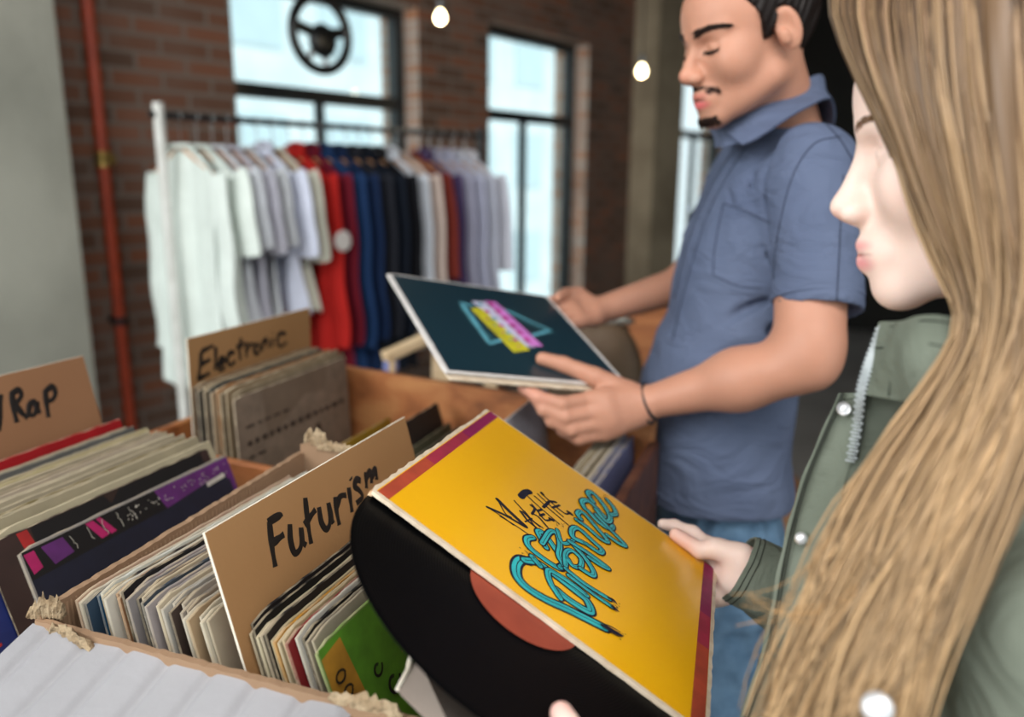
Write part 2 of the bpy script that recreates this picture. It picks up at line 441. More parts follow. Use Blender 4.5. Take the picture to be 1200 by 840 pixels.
def window(i, a, b, z0, z1, ztr, mull):
    """steel window: frame, transom, mullions, glass"""
    g0 = .15
    mb = MB(); F = .055
    rs = .065
    lbox(mb, a, a + F, g0 - .03, g0 + .04, z0, z1); lbox(mb, b - rs, b, g0 - .03, g0 + .04, z0, z1)
    lbox(mb, a + F, b - rs, g0 - .03, g0 + .04, z1 - F, z1); lbox(mb, a + F, b - rs, g0 - .03, g0 + .04, z0, z0 + F)
    o = mb.build('window_frame', M_steel, local=True); o.matrix_world = wall_frame(); struct('window_%d' % i, o)
    tr = MB(); lbox(tr, a + F, b - rs, g0 - .025, g0 + .035, ztr - .035, ztr + .035)
    c = tr.build('transom', M_steel, o, local=True)
    for s in mull:
        k = MB(); lbox(k, s - .018, s + .018, g0 - .02, g0 + .03, z0 + F, ztr - .035); k.build('mullion', M_steel, o, local=True)
    for (p, q) in ((ztr + .035, z1 - F), (z0 + F, ztr - .035)):
        k = MB(); lbox(k, a + F, b - rs, g0 + .002, g0 + .008, p, q); k.build('glass_pane', M_glass, o, local=True)
window(1, *WIN[0], 1.935, [.98])
window(2, *WIN[1], 1.935, [2.82])
window(3, *WIN[2], 1.935, [5.62])

# building across the street, seen bleached through the glass
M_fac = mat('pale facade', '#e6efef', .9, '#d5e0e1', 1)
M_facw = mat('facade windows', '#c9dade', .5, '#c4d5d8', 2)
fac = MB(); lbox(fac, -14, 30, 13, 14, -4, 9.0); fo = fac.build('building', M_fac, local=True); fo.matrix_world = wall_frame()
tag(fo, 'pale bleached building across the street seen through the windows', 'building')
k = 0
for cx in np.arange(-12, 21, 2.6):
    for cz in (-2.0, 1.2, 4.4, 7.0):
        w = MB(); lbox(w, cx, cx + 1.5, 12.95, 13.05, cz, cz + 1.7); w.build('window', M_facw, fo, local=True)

# floor, ceiling, left concrete wall, dark far wall
mb = MB(); mb.box((1.5, 2.5, -.05), 16, 14, .1); struct('floor', mb.build('floor', M_floor))
def quadbox(name, pts2d, z0, z1, m):
    n = len(pts2d); V = [(p[0], p[1], z0) for p in pts2d] + [(p[0], p[1], z1) for p in pts2d]
    F = [tuple(range(n))[::-1], tuple(range(n, 2 * n))] + [(i, (i + 1) % n, n + (i + 1) % n, n + i) for i in range(n)]
    return struct(name, mesh(name, V, F, m))
def w2(s, off): p = wp(s, off, 0); return (p[0], p[1])
quadbox('ceiling', [w2(S0 - .5, TH_W), w2(S1 + 4, TH_W), w2(S1 + 4, -6.4), w2(S0 - .5, -6.4)], ZT, ZT + .15, M_ceil)
_r = ray(62, 0); PIL = float((CC + _r * (((WP - CC) @ WM - .25) / (_r @ WM)) - WP) @ WD)
# concrete wall: its edge stands at s = -0.43, and it runs toward the camera on the left
quadbox('wall_left', [w2(PIL, -.001), w2(-2.4, -.001), w2(-2.4, -.25), w2(PIL, -.25)], 0, ZT, M_conc)
quadbox('wall_right', [w2(S1, .32), w2(S1 + .3, .32), w2(S1 + .3, -4.2), w2(S1, -4.2)], 0, ZT, M_darkwall)
quadbox('wall_front', [w2(.5, -6.2), w2(S1 + .3, -6.2), w2(S1 + .3, -6.4), w2(.5, -6.4)], 0, ZT, mat('plastered wall', '#8d8072', .9, '#7d7164', 1.5, 5))
quadbox('wall_side', [w2(S1, -4.2), w2(S1 + .3, -4.2), w2(S1 + .3, -6.2), w2(S1, -6.2)], 0, ZT, M_darkwall)
# concrete column against the wall between windows 2 and 3
mb = MB(); lbox(mb, 4.12, 4.62, -.22, -.001, 0, ZT); lbox(mb, 4.62, 4.84, -.06, -.001, 0, ZT)
o = mb.build('wall_column', M_conc2, local=True); o.matrix_world = wall_frame(); struct('trim_1', o)

# red standpipe with couplings
M_redpipe = mat('red pipe paint', '#b0411f', .45, '#963417', 6)
M_brass = mat('brass', '#b59a5a', .4, '#8d7440', 20, metal=.9)
PX = -.34
po = empty('standpipe', wp(PX, -.09, 0), 'red painted vertical pipe with a brass coupling on the brick wall', 'pipe')
mb = MB(); mb.tube([wp(PX, -.09, z) for z in np.linspace(0, ZT, 12)], .023, 16); auto_smooth(mb.build('pipe', M_redpipe, po))
mb = MB(); mb.lathe([(.027, -.03), (.036, -.03), (.036, -.012), (.031, -.008), (.031, .008), (.036, .012), (.036, .03), (.027, .03)], wp(PX, -.09, 1.575), seg=16)
mb.lathe([(.012, 0), (.012, .035), (.019, .035), (.019, .05), (.004, .052)], wp(PX, -.117, 1.575), axis=-WM, seg=12)
auto_smooth(mb.build('coupling', M_brass, po))
for z in (.9, 2.45):
    mb = MB(); mb.lathe([(.0265, -.015), (.031, -.015), (.031, .015), (.0265, .015)], wp(PX, -.09, z), seg=16); mb.bar(wp(PX, -.065, z), wp(PX, 0, z), .02, .02)
    mb.build('wall_bracket', M_steel, po)

# pendant bulbs
M_bulb = mat('lit bulb glass', '#fff1d0', .3, '#fff1d0', 5, emis='#ffe9b8', estr=14)
M_sock = mat('grey socket', '#77787a', .4, '#5f6062', 20, metal=.6)
M_cord = mat('black cord', '#141414', .7, '#1c1c1c', 30)
def bulb(px, py, d, r, label):
    c = at(px, py, d)
    o = empty('pendant_bulb', c, label, 'light bulb', 'bare bulbs hanging from the ceiling')
    mb = MB(); mb.lathe([(.001, -r), (r * .5, -r * .88), (r * .87, -r * .5), (r, 0), (r * .87, r * .5), (r * .55, r * .95), (r * .42, r * 1.4)], c, seg=20)
    auto_smooth(mb.build('bulb', M_bulb, o), 80)
    mb = MB(); mb.lathe([(r * .4, r * 1.3), (r * .62, r * 1.35), (r * .62, r * 2.9), (r * .3, r * 3.2), (.006, r * 3.3)], c, seg=16); auto_smooth(mb.build('socket', M_sock, o))
    mb = MB(); mb.tube([c + ZZ * r * 3.2, [c[0], c[1], ZT]], .004, 8); mb.build('cord', M_cord, o)
    mb = MB(); mb.lathe([(.045, 0), (.045, -.02), (.008, -.035)], (c[0], c[1], ZT), seg=20); auto_smooth(mb.build('ceiling_rose', M_sock, o))
    l = bpy.data.lights.new('bulb_light', 'POINT'); l.energy = 3; l.color = (1, .82, .55); l.shadow_soft_size = .03
    lo = bpy.data.objects.new('bulb_light', l); COL.objects.link(lo); lo.parent = o; lo.location = (0, 0, -r * 1.6)
bulb(516, 21, 3.6, .025, 'lit bare bulb hanging in front of the brick between the two tall windows')
bulb(752, 84, 4.6, .029, 'lit bare bulb hanging in front of the concrete column')

# steering wheel hung in front of window 1
M_rubber = mat('black steering rim', '#101113', .35, '#16181a', 30)
M_spoke = mat('brushed wheel spoke', '#b9b2b6', .35, '#8d878b', 20, metal=.5)
sw_c = wp(.725, -.2, 2.19)
sw = frame_empty('steering_wheel', sw_c, WD, ZZ, -WM, 'round black steering wheel with three spokes hanging before the upper left window pane', 'steering wheel')
tt = np.linspace(0, 2 * np.pi, 49)[:-1]
mb = MB(); mb.tube(np.c_[.168 * np.cos(tt), .168 * np.sin(tt), 0 * tt], .024, 12, closed=True); auto_smooth(mb.build('rim', M_rubber, sw, local=True), 80)
mb = MB()
for a in (10, 170): 
    c_, s_ = math.cos(math.radians(a)), math.sin(math.radians(a)); mb.bar((.03 * c_, .02 * s_ + .0, -.01), (.16 * c_, .16 * s_, -.004), .052, .012, m=0, bev=.003)
auto_smooth(mb.build('side_spokes', M_rubber, sw, local=True))
mb = MB()
for a in (238, 282):
    c_, s_ = math.cos(math.radians(a)), math.sin(math.radians(a)); mb.bar((.04 * c_, .04 * s_, -.01), (.16 * c_, .16 * s_, -.004), .028, .008, bev=.002)
auto_smooth(mb.build('lower_spokes', M_spoke, sw, local=True))
mb = MB(); mb.lathe([(.078, -.015), (.083, .0), (.074, .018), (.03, .026), (.002, .028)], (0.012, -.03, 0), seg=24); auto_smooth(mb.build('hub', M_rubber, sw, local=True), 60)
mb = MB(); mb.tube([(0, .186, 0), (0, ZT - 2.19, 0)], .003, 6); mb.build('hanging_cord', M_cord, sw, local=True)

# ================================================================ clothes rack
RO_ = -1.03
def rp(s, off, z): return wp(s, RO_ + off, z)
M_post = mat('white steel tube', '#d9d9d4', .4, '#c8c8c2', 15)
M_rail = mat('black steel rail', '#17181a', .4, '#222326', 20)
ZR = 1.698
rk = empty('clothes_rack', rp(-.6, 0, 0), 'long clothes rack with a black rail and white end posts before the windows', 'clothes rack')
mb = MB(); mb.tube([rp(-.63, 0, ZR), rp(.98, 0, ZR)], .011, 12); auto_smooth(mb.build('rail', M_rail, rk))
for s in (-.60, .95):
    mb = MB(); mb.tube([rp(s, 0, .05), rp(s, 0, 1.735)], .017, 14); auto_smooth(mb.build('post', M_post if s < 0 else M_rail, rk))
    mb = MB(); mb.bar(rp(s, -.26, .035), rp(s, .26, .035), .035, .03, bev=.004); mb.build('foot', M_post, rk)
mb = MB(); mb.tube([rp(-.60, 0, .22), rp(.95, 0, .22)], .010, 10); mb.build('lower_bar', M_rail, rk)

M_hook = mat('hanger wire', '#9a9a9a', .3, '#7a7a7a', 20, metal=.8)
M_hang = mat('beech wood hanger', '#c9966a', .5, '#b07d52', 30, stretch=(1, 8, 8))
M_cloth = mat_attr('garment cloth', .85, objcol=True, nscale=14, namt=.10, bump=.3, bscale=60, spec=.2)
def hanger_meshes():
    hk = []; t = np.linspace(-.5 * np.pi, 1.05 * np.pi, 18)
    hk = [(0, 0, -.075), (0, 0, -.03)] + [(.0165 * math.cos(a), 0, -.0165 + .0165 + .0165 * math.sin(a) + .0) for a in t]
    mb = MB(); mb.tube(hk, .0022, 6); h = mb
    wd = MB(); x = np.linspace(-.185, .185, 17); z = -.088 - .105 * (np.abs(x) / .205) ** 1.0
    wd.tube(np.c_[x, 0 * x, z], .0085 - .003 * (np.abs(x) / .205), 8)
    return wd, h
wd, hk = hanger_meshes()

def garment_mesh(kind, length, width, thick, sleeve_len, seed, collar):
    """local: x = shoulder width, y = along the rail, z down from the rail; closed cloth loop rows with folds"""
    r = np.random.default_rng(seed); n = 44; rows = 26; V = []; F = []
    ph = np.array([1.0, 2.2, .5, 3.1, 1.7]) + r.uniform(-.12, .12, 5)
    a = np.linspace(0, 2 * np.pi, n, endpoint=False)
    zsh, drop = -.096, .095
    for i in range(rows):
        t = i / (rows - 1)
        if t < .18:
            u = t / .18; hw = .055 + (width / 2 - .055) * u ** .9; z = zsh - drop * u ** 1.1; th = thick * .5 * (.45 + .55 * u)
        else:
            u = (t - .18) / .82; hw = width / 2 * (1 - .10 * math.sin(min(u * 3.2, 3.14)) + .04 * u); z = zsh - drop - (length - drop) * u; th = thick * .5 * (1 + .2 * u)
        x = hw * np.sign(np.cos(a)) * np.abs(np.cos(a)) ** .75
        fold = (.014 * np.sin(7 * x / .2 + ph[0]) + .010 * np.sin(13 * x / .2 + ph[1] + z * 3)) * min(1, 3 * t)
        y = th / 2 * np.sin(a) + fold
        V.append(np.c_[x, y, np.full(n, z) + .006 * np.sin(5 * a + ph[2]) * (t > .9)])
    V = np.concatenate(V)
    for i in range(rows - 1):
        for k in range(n): l = (k + 1) % n; F.append((i * n + k, (i + 1) * n + k, (i + 1) * n + l, i * n + l))
    F.append(tuple(range(n))); F.append(tuple((rows - 1) * n + k for k in range(n))[::-1])
    b = MB(); b.add(V, F)
    sl = []
    for sx in (-1, 1):
        s = MB(); m = 14; pts = []; rr = []
        for i in range(m):
            u = i / (m - 1); x = sx * (width / 2 - .035 + .05 * math.sin(min(1, u * 2.2) * 1.57) + .01 * math.sin(u * 5 + ph[3])); z = zsh - drop - .0 - sleeve_len * u
            pts.append((x, .012 * math.sin(4 * u + ph[4]) * sx, z + .01)); rr.append((.058 if sleeve_len > .4 else .07) * (1 - .30 * u) if sleeve_len > .4 else .062)
        s.tube(pts, rr, 16)
        # flatten along the rail and add long creases
        s.V[0][:, 1] *= .30
        s.V[0][:, 1] += .006 * np.sin(s.V[0][:, 2] * 21 + ph[0]); s.V[0][:, 0] += .007 * np.sin(s.V[0][:, 2] * 15 + ph[1])
        sl.append(s)
    c = MB()
    t = np.linspace(0, 2 * np.pi, 20, endpoint=False)
    if collar:
        c.tube(np.c_[.062 * np.cos(t), .034 * np.sin(t), -.082 - .018 * np.cos(t) ** 2 - .012 * np.sin(t)], .014, 8, closed=True)
    else:
        c.tube(np.c_[.062 * np.cos(t), .028 * np.sin(t), -.088 - .022 * np.abs(np.sin(t)) * (np.sin(t) < 0)], .006, 8, closed=True)
    return b, sl, c

GAR = [  # s, colour, length, width, thickness, sleeve length, collar, name, label, category
 (-.535, '#dfe8e2', .80, .40, .045, .60, False, 'shirt', 'pale mint long shirt hanging first beside the white rack post', 'shirt'),
 (-.475, '#e2ebe4', .74, .44, .05, .24, False, 't_shirt', 'mint white t-shirt second from the white rack post', 't-shirt'),
 (-.42, '#d5d8df', .66, .42, .035, .22, False, 't_shirt', 'white t-shirt behind the mint white t-shirt on the rack', 't-shirt'),
 (-.365, '#bdbcc8', .74, .42, .04, .24, False, 't_shirt', 'grey lilac t-shirt between two white ones on the rack', 't-shirt'),
 (-.31, '#c9ccd0', .66, .40, .035, .22, False, 't_shirt', 'light grey t-shirt behind the grey lilac one', 't-shirt'),
 (-.25, '#d9def0', .55, .44, .045, .26, True, 'shirt', 'bluish white short shirt in front of the cream top', 'shirt'),
 (-.185, '#cfccbc', .55, .42, .04, .28, False, 't_shirt', 'cream top hanging just left of the red coat', 't-shirt'),
 (-.115, '#b3221d', .92, .44, .06, .60, True, 'coat', 'bright red padded coat with a white round badge on its sleeve', 'coat'),
 (-.05, '#6c1324', .85, .44, .05, .60, True, 'jacket', 'maroon jacket hanging right behind the red coat', 'jacket'),
 (.015, '#1f3a63', .92, .44, .055, .62, True, 'coat', 'navy blue long coat right of the maroon jacket', 'coat'),
 (.08, '#16294a', .85, .44, .05, .60, True, 'jacket', 'dark navy jacket behind the navy long coat', 'jacket'),
 (.15, '#24262e', .82, .44, .05, .60, True, 'jacket', 'charcoal jacket right of the dark navy jacket', 'jacket'),
 (.215, '#131a26', .84, .44, .05, .60, True, 'jacket', 'blue black checked jacket in the dark part of the rack', 'jacket'),
 (.28, '#16161b', .84, .44, .05, .60, True, 'jacket', 'black jacket just left of the white long sleeved shirt', 'jacket'),
 (.35, '#d8dde6', .60, .42, .045, .56, True, 'shirt', 'white long sleeved shirt between the black jacket and cream cardigan', 'shirt'),
 (.42, '#cdb9ae', .62, .42, .045, .45, False, 'cardigan', 'cream pink cardigan right of the white long sleeved shirt', 'cardigan'),
 (.485, '#7a2f25', .60, .40, .035, .40, False, 'shirt', 'rust red shirt half hidden behind the cream pink cardigan', 'shirt'),
 (.545, '#4a3a5e', .70, .42, .04, .50, True, 'shirt', 'dark purple checked shirt right of the rust red one', 'shirt'),
 (.61, '#a9a8bd', .72, .42, .045, .50, True, 'shirt', 'grey lavender shirt next to the dark purple shirt', 'shirt'),
 (.68, '#b7b9cf', .72, .42, .045, .50, True, 'shirt', 'lavender blue shirt third from the far end of the rack', 'shirt'),
 (.76, '#c7cad9', .70, .42, .045, .50, True, 'shirt', 'pale lavender shirt second from the far end of the rack', 'shirt'),
 (.84, '#d8d9e4', .66, .42, .045, .40, True, 'shirt', 'whitish lavender shirt at the far end of the rack', 'shirt'),
]
M_badge = mat('white badge', '#e4ddd8', .6, '#d8d0ca', 30)
RZ = math.pi / 2 - YW + math.pi / 2   # local x across the rail
first_h = None
hwood = None
for i, g in enumerate(GAR):
    s, colr, L, W, Tk, SL, clr, nm, lab, cat = g
    hz = ZR - .0035 + .0
    rot = math.atan2(WM[1], WM[0]) + rng.uniform(-.015, .015)
    loc = rp(s, 0, hz)
    hlab = 'wooden hanger with a wire hook holding the ' + {'pale mint long shirt hanging first beside the white rack post': 'first pale mint shirt'}.get(lab, ' '.join(lab.split()[:3]) + ' on the rack')
    if first_h is None:
        h0 = empty('clothes_hanger', loc, hlab, 'hanger', 'wooden hangers on the clothes rack')
        hw = auto_smooth(wd.build('shoulder_bar', M_hang, h0, local=True)); hh = auto_smooth(hk.build('hook', M_hook, h0, local=True)); first_h = h0; h = h0
    else:
        h = first_h.copy(); COL.objects.link(h)
        for q in (hw, hh): c = q.copy(); COL.objects.link(c); c.parent = h
        h['label'] = hlab; h.location = tuple(loc)
    h['label'] = 'wooden hanger carrying the ' + lab.split(' hanging')[0].split(' second from')[0].split(' behind')[0].split(' between')[0]
    h.rotation_euler = (0, 0, rot)
    go = empty(nm, loc, lab, cat, 'garments on the clothes rack', rot=(0, 0, rot))
    b, sl, c = garment_mesh(nm, L, W, Tk, SL, 100 + i, clr)
    col4 = (*lin(colr), 1)
    for q in [auto_smooth(b.build('body', M_cloth, go, local=True), 50)] + [auto_smooth(k.build('sleeve', M_cloth, go, local=True), 60) for k in sl] + [auto_smooth(c.build('collar', M_cloth, go, local=True), 60)]:
        q.color = col4
    if nm == 'coat' and colr == '#b3221d':
        mb = MB(); mb.lathe([(.036, 0), (.036, .004), (.03, .006), (.001, .006)], (-W / 2 - .05, 0, -.40), axis=(-1, 0, .0), seg=20); mb.build('badge', M_badge, go, local=True)
# ================================================================ record bins
YR = math.radians(20.3)
RD = np.array([math.sin(YR), math.cos(YR), 0]); RN = np.array([RD[1], -RD[0], 0])   # sleeves run along RD, rows run along RN
def bp(a, b, z): return RN * a + RD * b + ZZ * z
TAB = .845
M_card = mat('brown cardboard', '#94765b', .85, '#85684f', 5, 5, .15, 60)
M_cardg = mat('grey white cardboard face', '#939194', .8, '#888689', 4, 5, .1, 60)
M_torn = mat('torn cardboard pulp', '#ab9679', .95, '#927b5e', 60, 5, .8, 150)
M_kraft = mat('kraft card', '#9f774d', .75, '#987046', 3, 4, .05, 200)
M_kraftd = mat('dull kraft card', '#926848', .75, '#896041', 3, 4, .05, 200)
M_edge = mat('cream card edge', '#e6dccb', .8, '#d8ccb8', 40)
M_ink = mat('black marker ink', '#15110f', .5, '#1c1816', 50)
M_wood = wood_mat('crate pine', '#7c4a2a', '#a8673c', '#c08552', 2.2, (1.2, 9, 9))
M_woodd = wood_mat('dark stained wood', '#3a2018', '#4e2c1f', '#613a29', 2.5, (1.2, 9, 9))
M_table = wood_mat('table planks', '#6b4a33', '#80593d', '#966c4b', 1.5, (1, 10, 10))
M_light = wood_mat('pale bare wood', '#c7a981', '#d8bd97', '#e2cba8', 2.5, (1.5, 9, 9))

# --- long table that carries the boxes
tb = empty('display_table', bp(-.6, .75, 0), 'long plank table carrying the record boxes and the wooden crate', 'table')
mb = MB()
for i in range(6): mb.box(bp(-.80, .34 + .19 * i, TAB - .02), 1.13, .186, .036, RN, RD, ZZ, bev=.003)
mb.build('tabletop', M_table, tb)
for a in (-1.33, -.275):
    for b in (.30, 1.30):
        k = MB(); k.box(bp(a, b, (TAB - .038) / 2), .06, .06, TAB - .038, RN, RD, ZZ, bev=.004); k.build('leg', M_table, tb)
mb = MB(); mb.box(bp(-.80, .30, TAB - .078), 1.0, .025, .08, RN, RD, ZZ); mb.box(bp(-.80, 1.30, TAB - .078), 1.0, .025, .08, RN, RD, ZZ); mb.build('apron', M_table, tb)

def wall_panel(p0, p1, z0, z1, t, n, jag=0, seed=0, steps=60, lean=0):
    """thin upright cardboard wall from p0 to p1 with an uneven top edge"""
    r = np.random.default_rng(seed); p0 = np.asarray(p0, float); p1 = np.asarray(p1, float); V = []; F = []
    for i in range(steps + 1):
        u = i / steps; p = p0 + (p1 - p0) * u; top = (z1(u) if callable(z1) else z1) + jag * r.uniform(-1, 1)
        for (o, z) in ((-t / 2, z0), (-t / 2, top), (t / 2, top), (t / 2, z0)):
            V.append(p + n * (o + lean * (z - z0)) + ZZ * (z - p0[2]))
    for i in range(steps):
        for k in range(4): F.append((i * 4 + k, i * 4 + (k + 1) % 4, i * 4 + 4 + (k + 1) % 4, i * 4 + 4 + k))
    F.append((0, 3, 2, 1)); F.append(tuple(steps * 4 + k for k in (0, 1, 2, 3)))
    return V, F

# --- cardboard box with the Futurism row
BA0, BA1, BB0, BB1 = -.588, -.205, .432, .815
bx = empty('cardboard_box', bp(-.42, .62, TAB), 'worn cardboard box with torn flaps holding the records around the Futurism card', 'cardboard box')
ZB = 1.150
mb = MB(); mb.box(bp((BA0 + BA1) / 2, (BB0 + BB1) / 2, TAB + .004), BA1 - BA0, BB1 - BB0, .006, RN, RD, ZZ); mb.build('bottom', M_card, bx)
V, F = wall_panel(bp(BA0, BB0, TAB), bp(BA0, BB1, TAB), TAB, lambda u: 1.156 + .018 * u, .007, RN, .0008, 1); mb = MB(); mb.add(V, F)
# fluting showing through the inside of the wall
for i in range(70):
    b = BB0 + .01 + i * .0053
    mb.tube([bp(BA0 + .0036, b, 1.0), bp(BA0 + .0036, b + .0008 * math.sin(i), 1.152 + .018 * i / 70)], .0011, 4)
mb.build('left_wall', M_card, bx)
V, F = wall_panel(bp(BA0, BB1, TAB), bp(BA1, BB1, TAB), TAB, lambda u: 1.185 + .006 * math.sin(u * 14) - .02 * (u > .45), .006, RD, .0022, 2); mb = MB(); mb.add(V, F); mb.build('back_wall', M_card, bx)
V, F = wall_panel(bp(BA0, BB0, TAB), bp(BA1, BB0, TAB), TAB, ZB, .006, RD, .0008, 3); mb = MB(); mb.add(V, F); mb.build('front_wall', M_card, bx)
V, F = wall_panel(bp(BA1, BB0, TAB), bp(BA1, BB1, TAB), TAB, lambda u: 1.145 + .012 * u, .006, RN, .001, 4); mb = MB(); mb.add(V, F); mb.build('right_wall', M_card, bx)
# torn ears at the back corners
def torn(name, base, along, up, w, h, seed, m=M_torn, thick=.005):
    r = np.random.default_rng(seed); n = 18; V = []; F = []
    nn = np.cross(along, up)
    for i in range(n + 1):
        u = i / n; t = h * (.35 + .65 * math.sin(u * math.pi) ** .6) * (1 + .30 * r.uniform(-1, 1))
        for k, (hh, o) in enumerate(((0, 0), (t * .6, .3), (t, 1.0), (t * .55, 1.5), (0, 1.2))):
            V.append(base + along * (w * (u - .5)) + up * hh + nn * (thick * (o - .6) + .002 * r.uniform(-1, 1)))
    for i in range(n):
        for k in range(5): F.append((i * 5 + k, i * 5 + (k + 1) % 5, i * 5 + 5 + (k + 1) % 5, i * 5 + 5 + k))
    F.append((4, 3, 2, 1, 0)); F.append(tuple(n * 5 + k for k in range(5)))
    q = MB(); q.add(V, F); o = q.build(name, m, bx); auto_smooth(o, 50); return o
torn('torn_edge', bp(-.565, .815, 1.185), RN, ZZ, .035, .022, 5)
torn('torn_edge', bp(-.53, .812, 1.182), RN, ZZ, .06, .012, 6)
torn('torn_edge', bp(-.46, .812, 1.180), RN, ZZ, .05, .011, 7)
torn('torn_edge', bp(-.583, .437, 1.150), unit(RN + RD * .4), unit(ZZ + RN * .2), .030, .022, 8)
torn('torn_edge', bp(-.548, .430, 1.140), unit(RN * 1 - RD * .15), unit(ZZ - RD * .2), .06, .015, 9)
torn('torn_edge', bp(-.268, .431, 1.148), RN, unit(ZZ + RD * .3), .06, .012, 10)
# front flap folded outward, pale face up with the flutes showing as soft ribs
def flap(name, O, A, Dn, Wd, Dp, m, ribs, amp=.0009, t=.005, warp=.004, cut=0, edgejag=.0006, seed=3, taper=0):
    r = np.random.default_rng(seed); N = unit(np.cross(A, Dn)); N = N if N[2] > 0 else -N
    nu, nv = 150, 24; V = []; F = []
    for side in (0, 1):
        for j in range(nv + 1):
            for i in range(nu + 1):
                u = i / nu; v = j / nv; uu = u
                x = (u * (1 - taper * v) + taper * v * .0) * Wd; y = v * Dp
                hgt = -(abs(math.sin(u * ribs * math.pi)) ** 14) * amp * (1 if side == 0 else 0) + warp * math.sin(u * 3.1) * v + .0012 * math.sin(u * 21 + v * 5)
                V.append(O + A * x + Dn * y + N * (hgt - (t if side else 0)))
    m1 = (nu + 1) * (nv + 1)
    for j in range(nv):
        for i in range(nu):
            a = j * (nu + 1) + i; F.append((a, a + 1, a + nu + 2, a + nu + 1)); F.append((m1 + a, m1 + a + nu + 1, m1 + a + nu + 2, m1 + a + 1))
    def edge(idx):
        for p, q in zip(idx[:-1], idx[1:]): F.append((p, p + m1, q + m1, q))
    edge([i for i in range(nu + 1)]); edge([nv * (nu + 1) + i for i in range(nu + 1)][::-1]); edge([j * (nu + 1) for j in range(nv + 1)][::-1]); edge([j * (nu + 1) + nu for j in range(nv + 1)])
    q = MB(); q.add(V, F); return q
dn = unit(-RD * math.cos(math.radians(20)) - ZZ * math.sin(math.radians(20)))
q = flap('f', bp(-.592, .430, 1.146), RN, dn, .312, .175, M_cardg, 7.5, amp=.0040)
auto_smooth(q.build('front_flap', M_cardg, bx), 60)
# right flap: folded up and outward
dr = unit(RN * .55 - ZZ * .55 - RD * .25)
A2 = unit(RD)
Pt = at(489, 768, .585); Pb = at(466, 808, .555)
q = MB()
def slab(P, n, t):
    P = [np.asarray(p, float) for p in P]; N = unit(np.cross(P[1] - P[0], P[2] - P[0])); k = len(P)
    V = P + [p - N * t for p in P]; F = [tuple(range(k)), tuple(range(2 * k - 1, k - 1, -1))] + [(i, i + k, (i + 1) % k + k, (i + 1) % k) for i in range(k)]
    q = MB(); q.add(V, F); return q
M_cardin = mat('grey brown cardboard inside', '#8f8177', .85, '#7f7167', 6, 5, .1, 60)
P1, P2, P3, P4 = Pt, Pb, at(540, 880, .47), at(640, 880, .56)
q = slab([P1, P2, P3, P4], None, .005); q.build('right_flap', M_cardin, bx)
q = MB(); q.tube(catmull([Pb, (Pt + Pb) / 2 + ZZ * .001, Pt, Pt * .6 + P4 * .4], 12), .0022, 6); q.build('flap_edge', M_edge, bx)

# --- record sleeves
M_sleeve = mat_attr('printed sleeve', .6, objcol=True, nscale=22, namt=.22)
def edge_mat():
    m, t, b = new_mat('worn sleeve edge')
    a = t.nodes.new('ShaderNodeObjectInfo'); tcn = t.nodes.new('ShaderNodeTexCoord'); nz = t.nodes.new('ShaderNodeTexNoise'); nz.inputs['Scale'].default_value = 45; nz.inputs['Detail'].default_value = 6
    t.links.new(tcn.outputs['Object'], nz.inputs['Vector'])
    rr = t.nodes.new('ShaderNodeMapRange'); rr.inputs[1].default_value = .38; rr.inputs[2].default_value = .62; rr.inputs[3].default_value = .0; rr.inputs[4].default_value = .62
    t.links.new(nz.outputs['Fac'], rr.inputs[0])
    mx = t.nodes.new('ShaderNodeMix'); mx.data_type = 'RGBA'; t.links.new(rr.outputs[0], mx.inputs[0]); t.links.new(a.outputs['Color'], mx.inputs[6]); mx.inputs[7].default_value = (*lin('#b6a68b'), 1)
    t.links.new(mx.outputs[2], b.inputs['Base Color']); b.inputs['Roughness'].default_value = .85
    return m
M_sedge = edge_mat()
def sleeve_mesh(t, w=.315, h=.312, seed=0):
    """local: x along the row direction RD, y up the sleeve, z = its face normal (towards RN). Rounded worn outline"""
    r = np.random.default_rng(seed); pts = []
    c = .004
    def side(p, q, n):
        for i in range(n): u = i / n; yield (p[0] + (q[0] - p[0]) * u + r.uniform(-1, 1) * .0003, p[1] + (q[1] - p[1]) * u + r.uniform(-1, 1) * .0005)
    pts += list(side((c, 0), (w - c, 0), 4)) + list(side((w, c), (w, h - c), 6)) + list(side((w - c, h), (c, h), 26)) + list(side((0, h - c), (0, c), 6))
    n = len(pts); V = []
    bow = r.uniform(-.0012, .0012)
    for z, ins in ((-t / 2, .0), (-t / 2 + .0, .0), (t / 2, .0)):
        pass
    for z, ins in ((-t / 2, .0008), (-t / 2 + t * .3, 0), (t / 2 - t * .3, 0), (t / 2, .0008)):
        for x, y in pts:
            V.append((x + (w / 2 - x) * ins * 8, y + (h / 2 - y) * ins * 8, z + bow * math.sin(math.pi * x / w)))
    F = [tuple(range(n))[::-1], tuple(range(3 * n, 4 * n))]; mi = [0, 0]
    for L in range(3):
        for i in range(n): j = (i + 1) % n; F.append((L * n + i, L * n + j, (L + 1) * n + j, (L + 1) * n + i)); mi.append(1)
    me = bpy.data.meshes.new('record_sleeve'); me.from_pydata(V, [], F); me.materials.append(M_sleeve); me.materials.append(M_sedge)
    me.polygons.foreach_set('material_index', mi); me.update(); return me
SM = [sleeve_mesh(t, .313 + .003 * (i % 2), .312, i) for i, t in enumerate((.0026, .0032, .0038, .0046, .0021))]
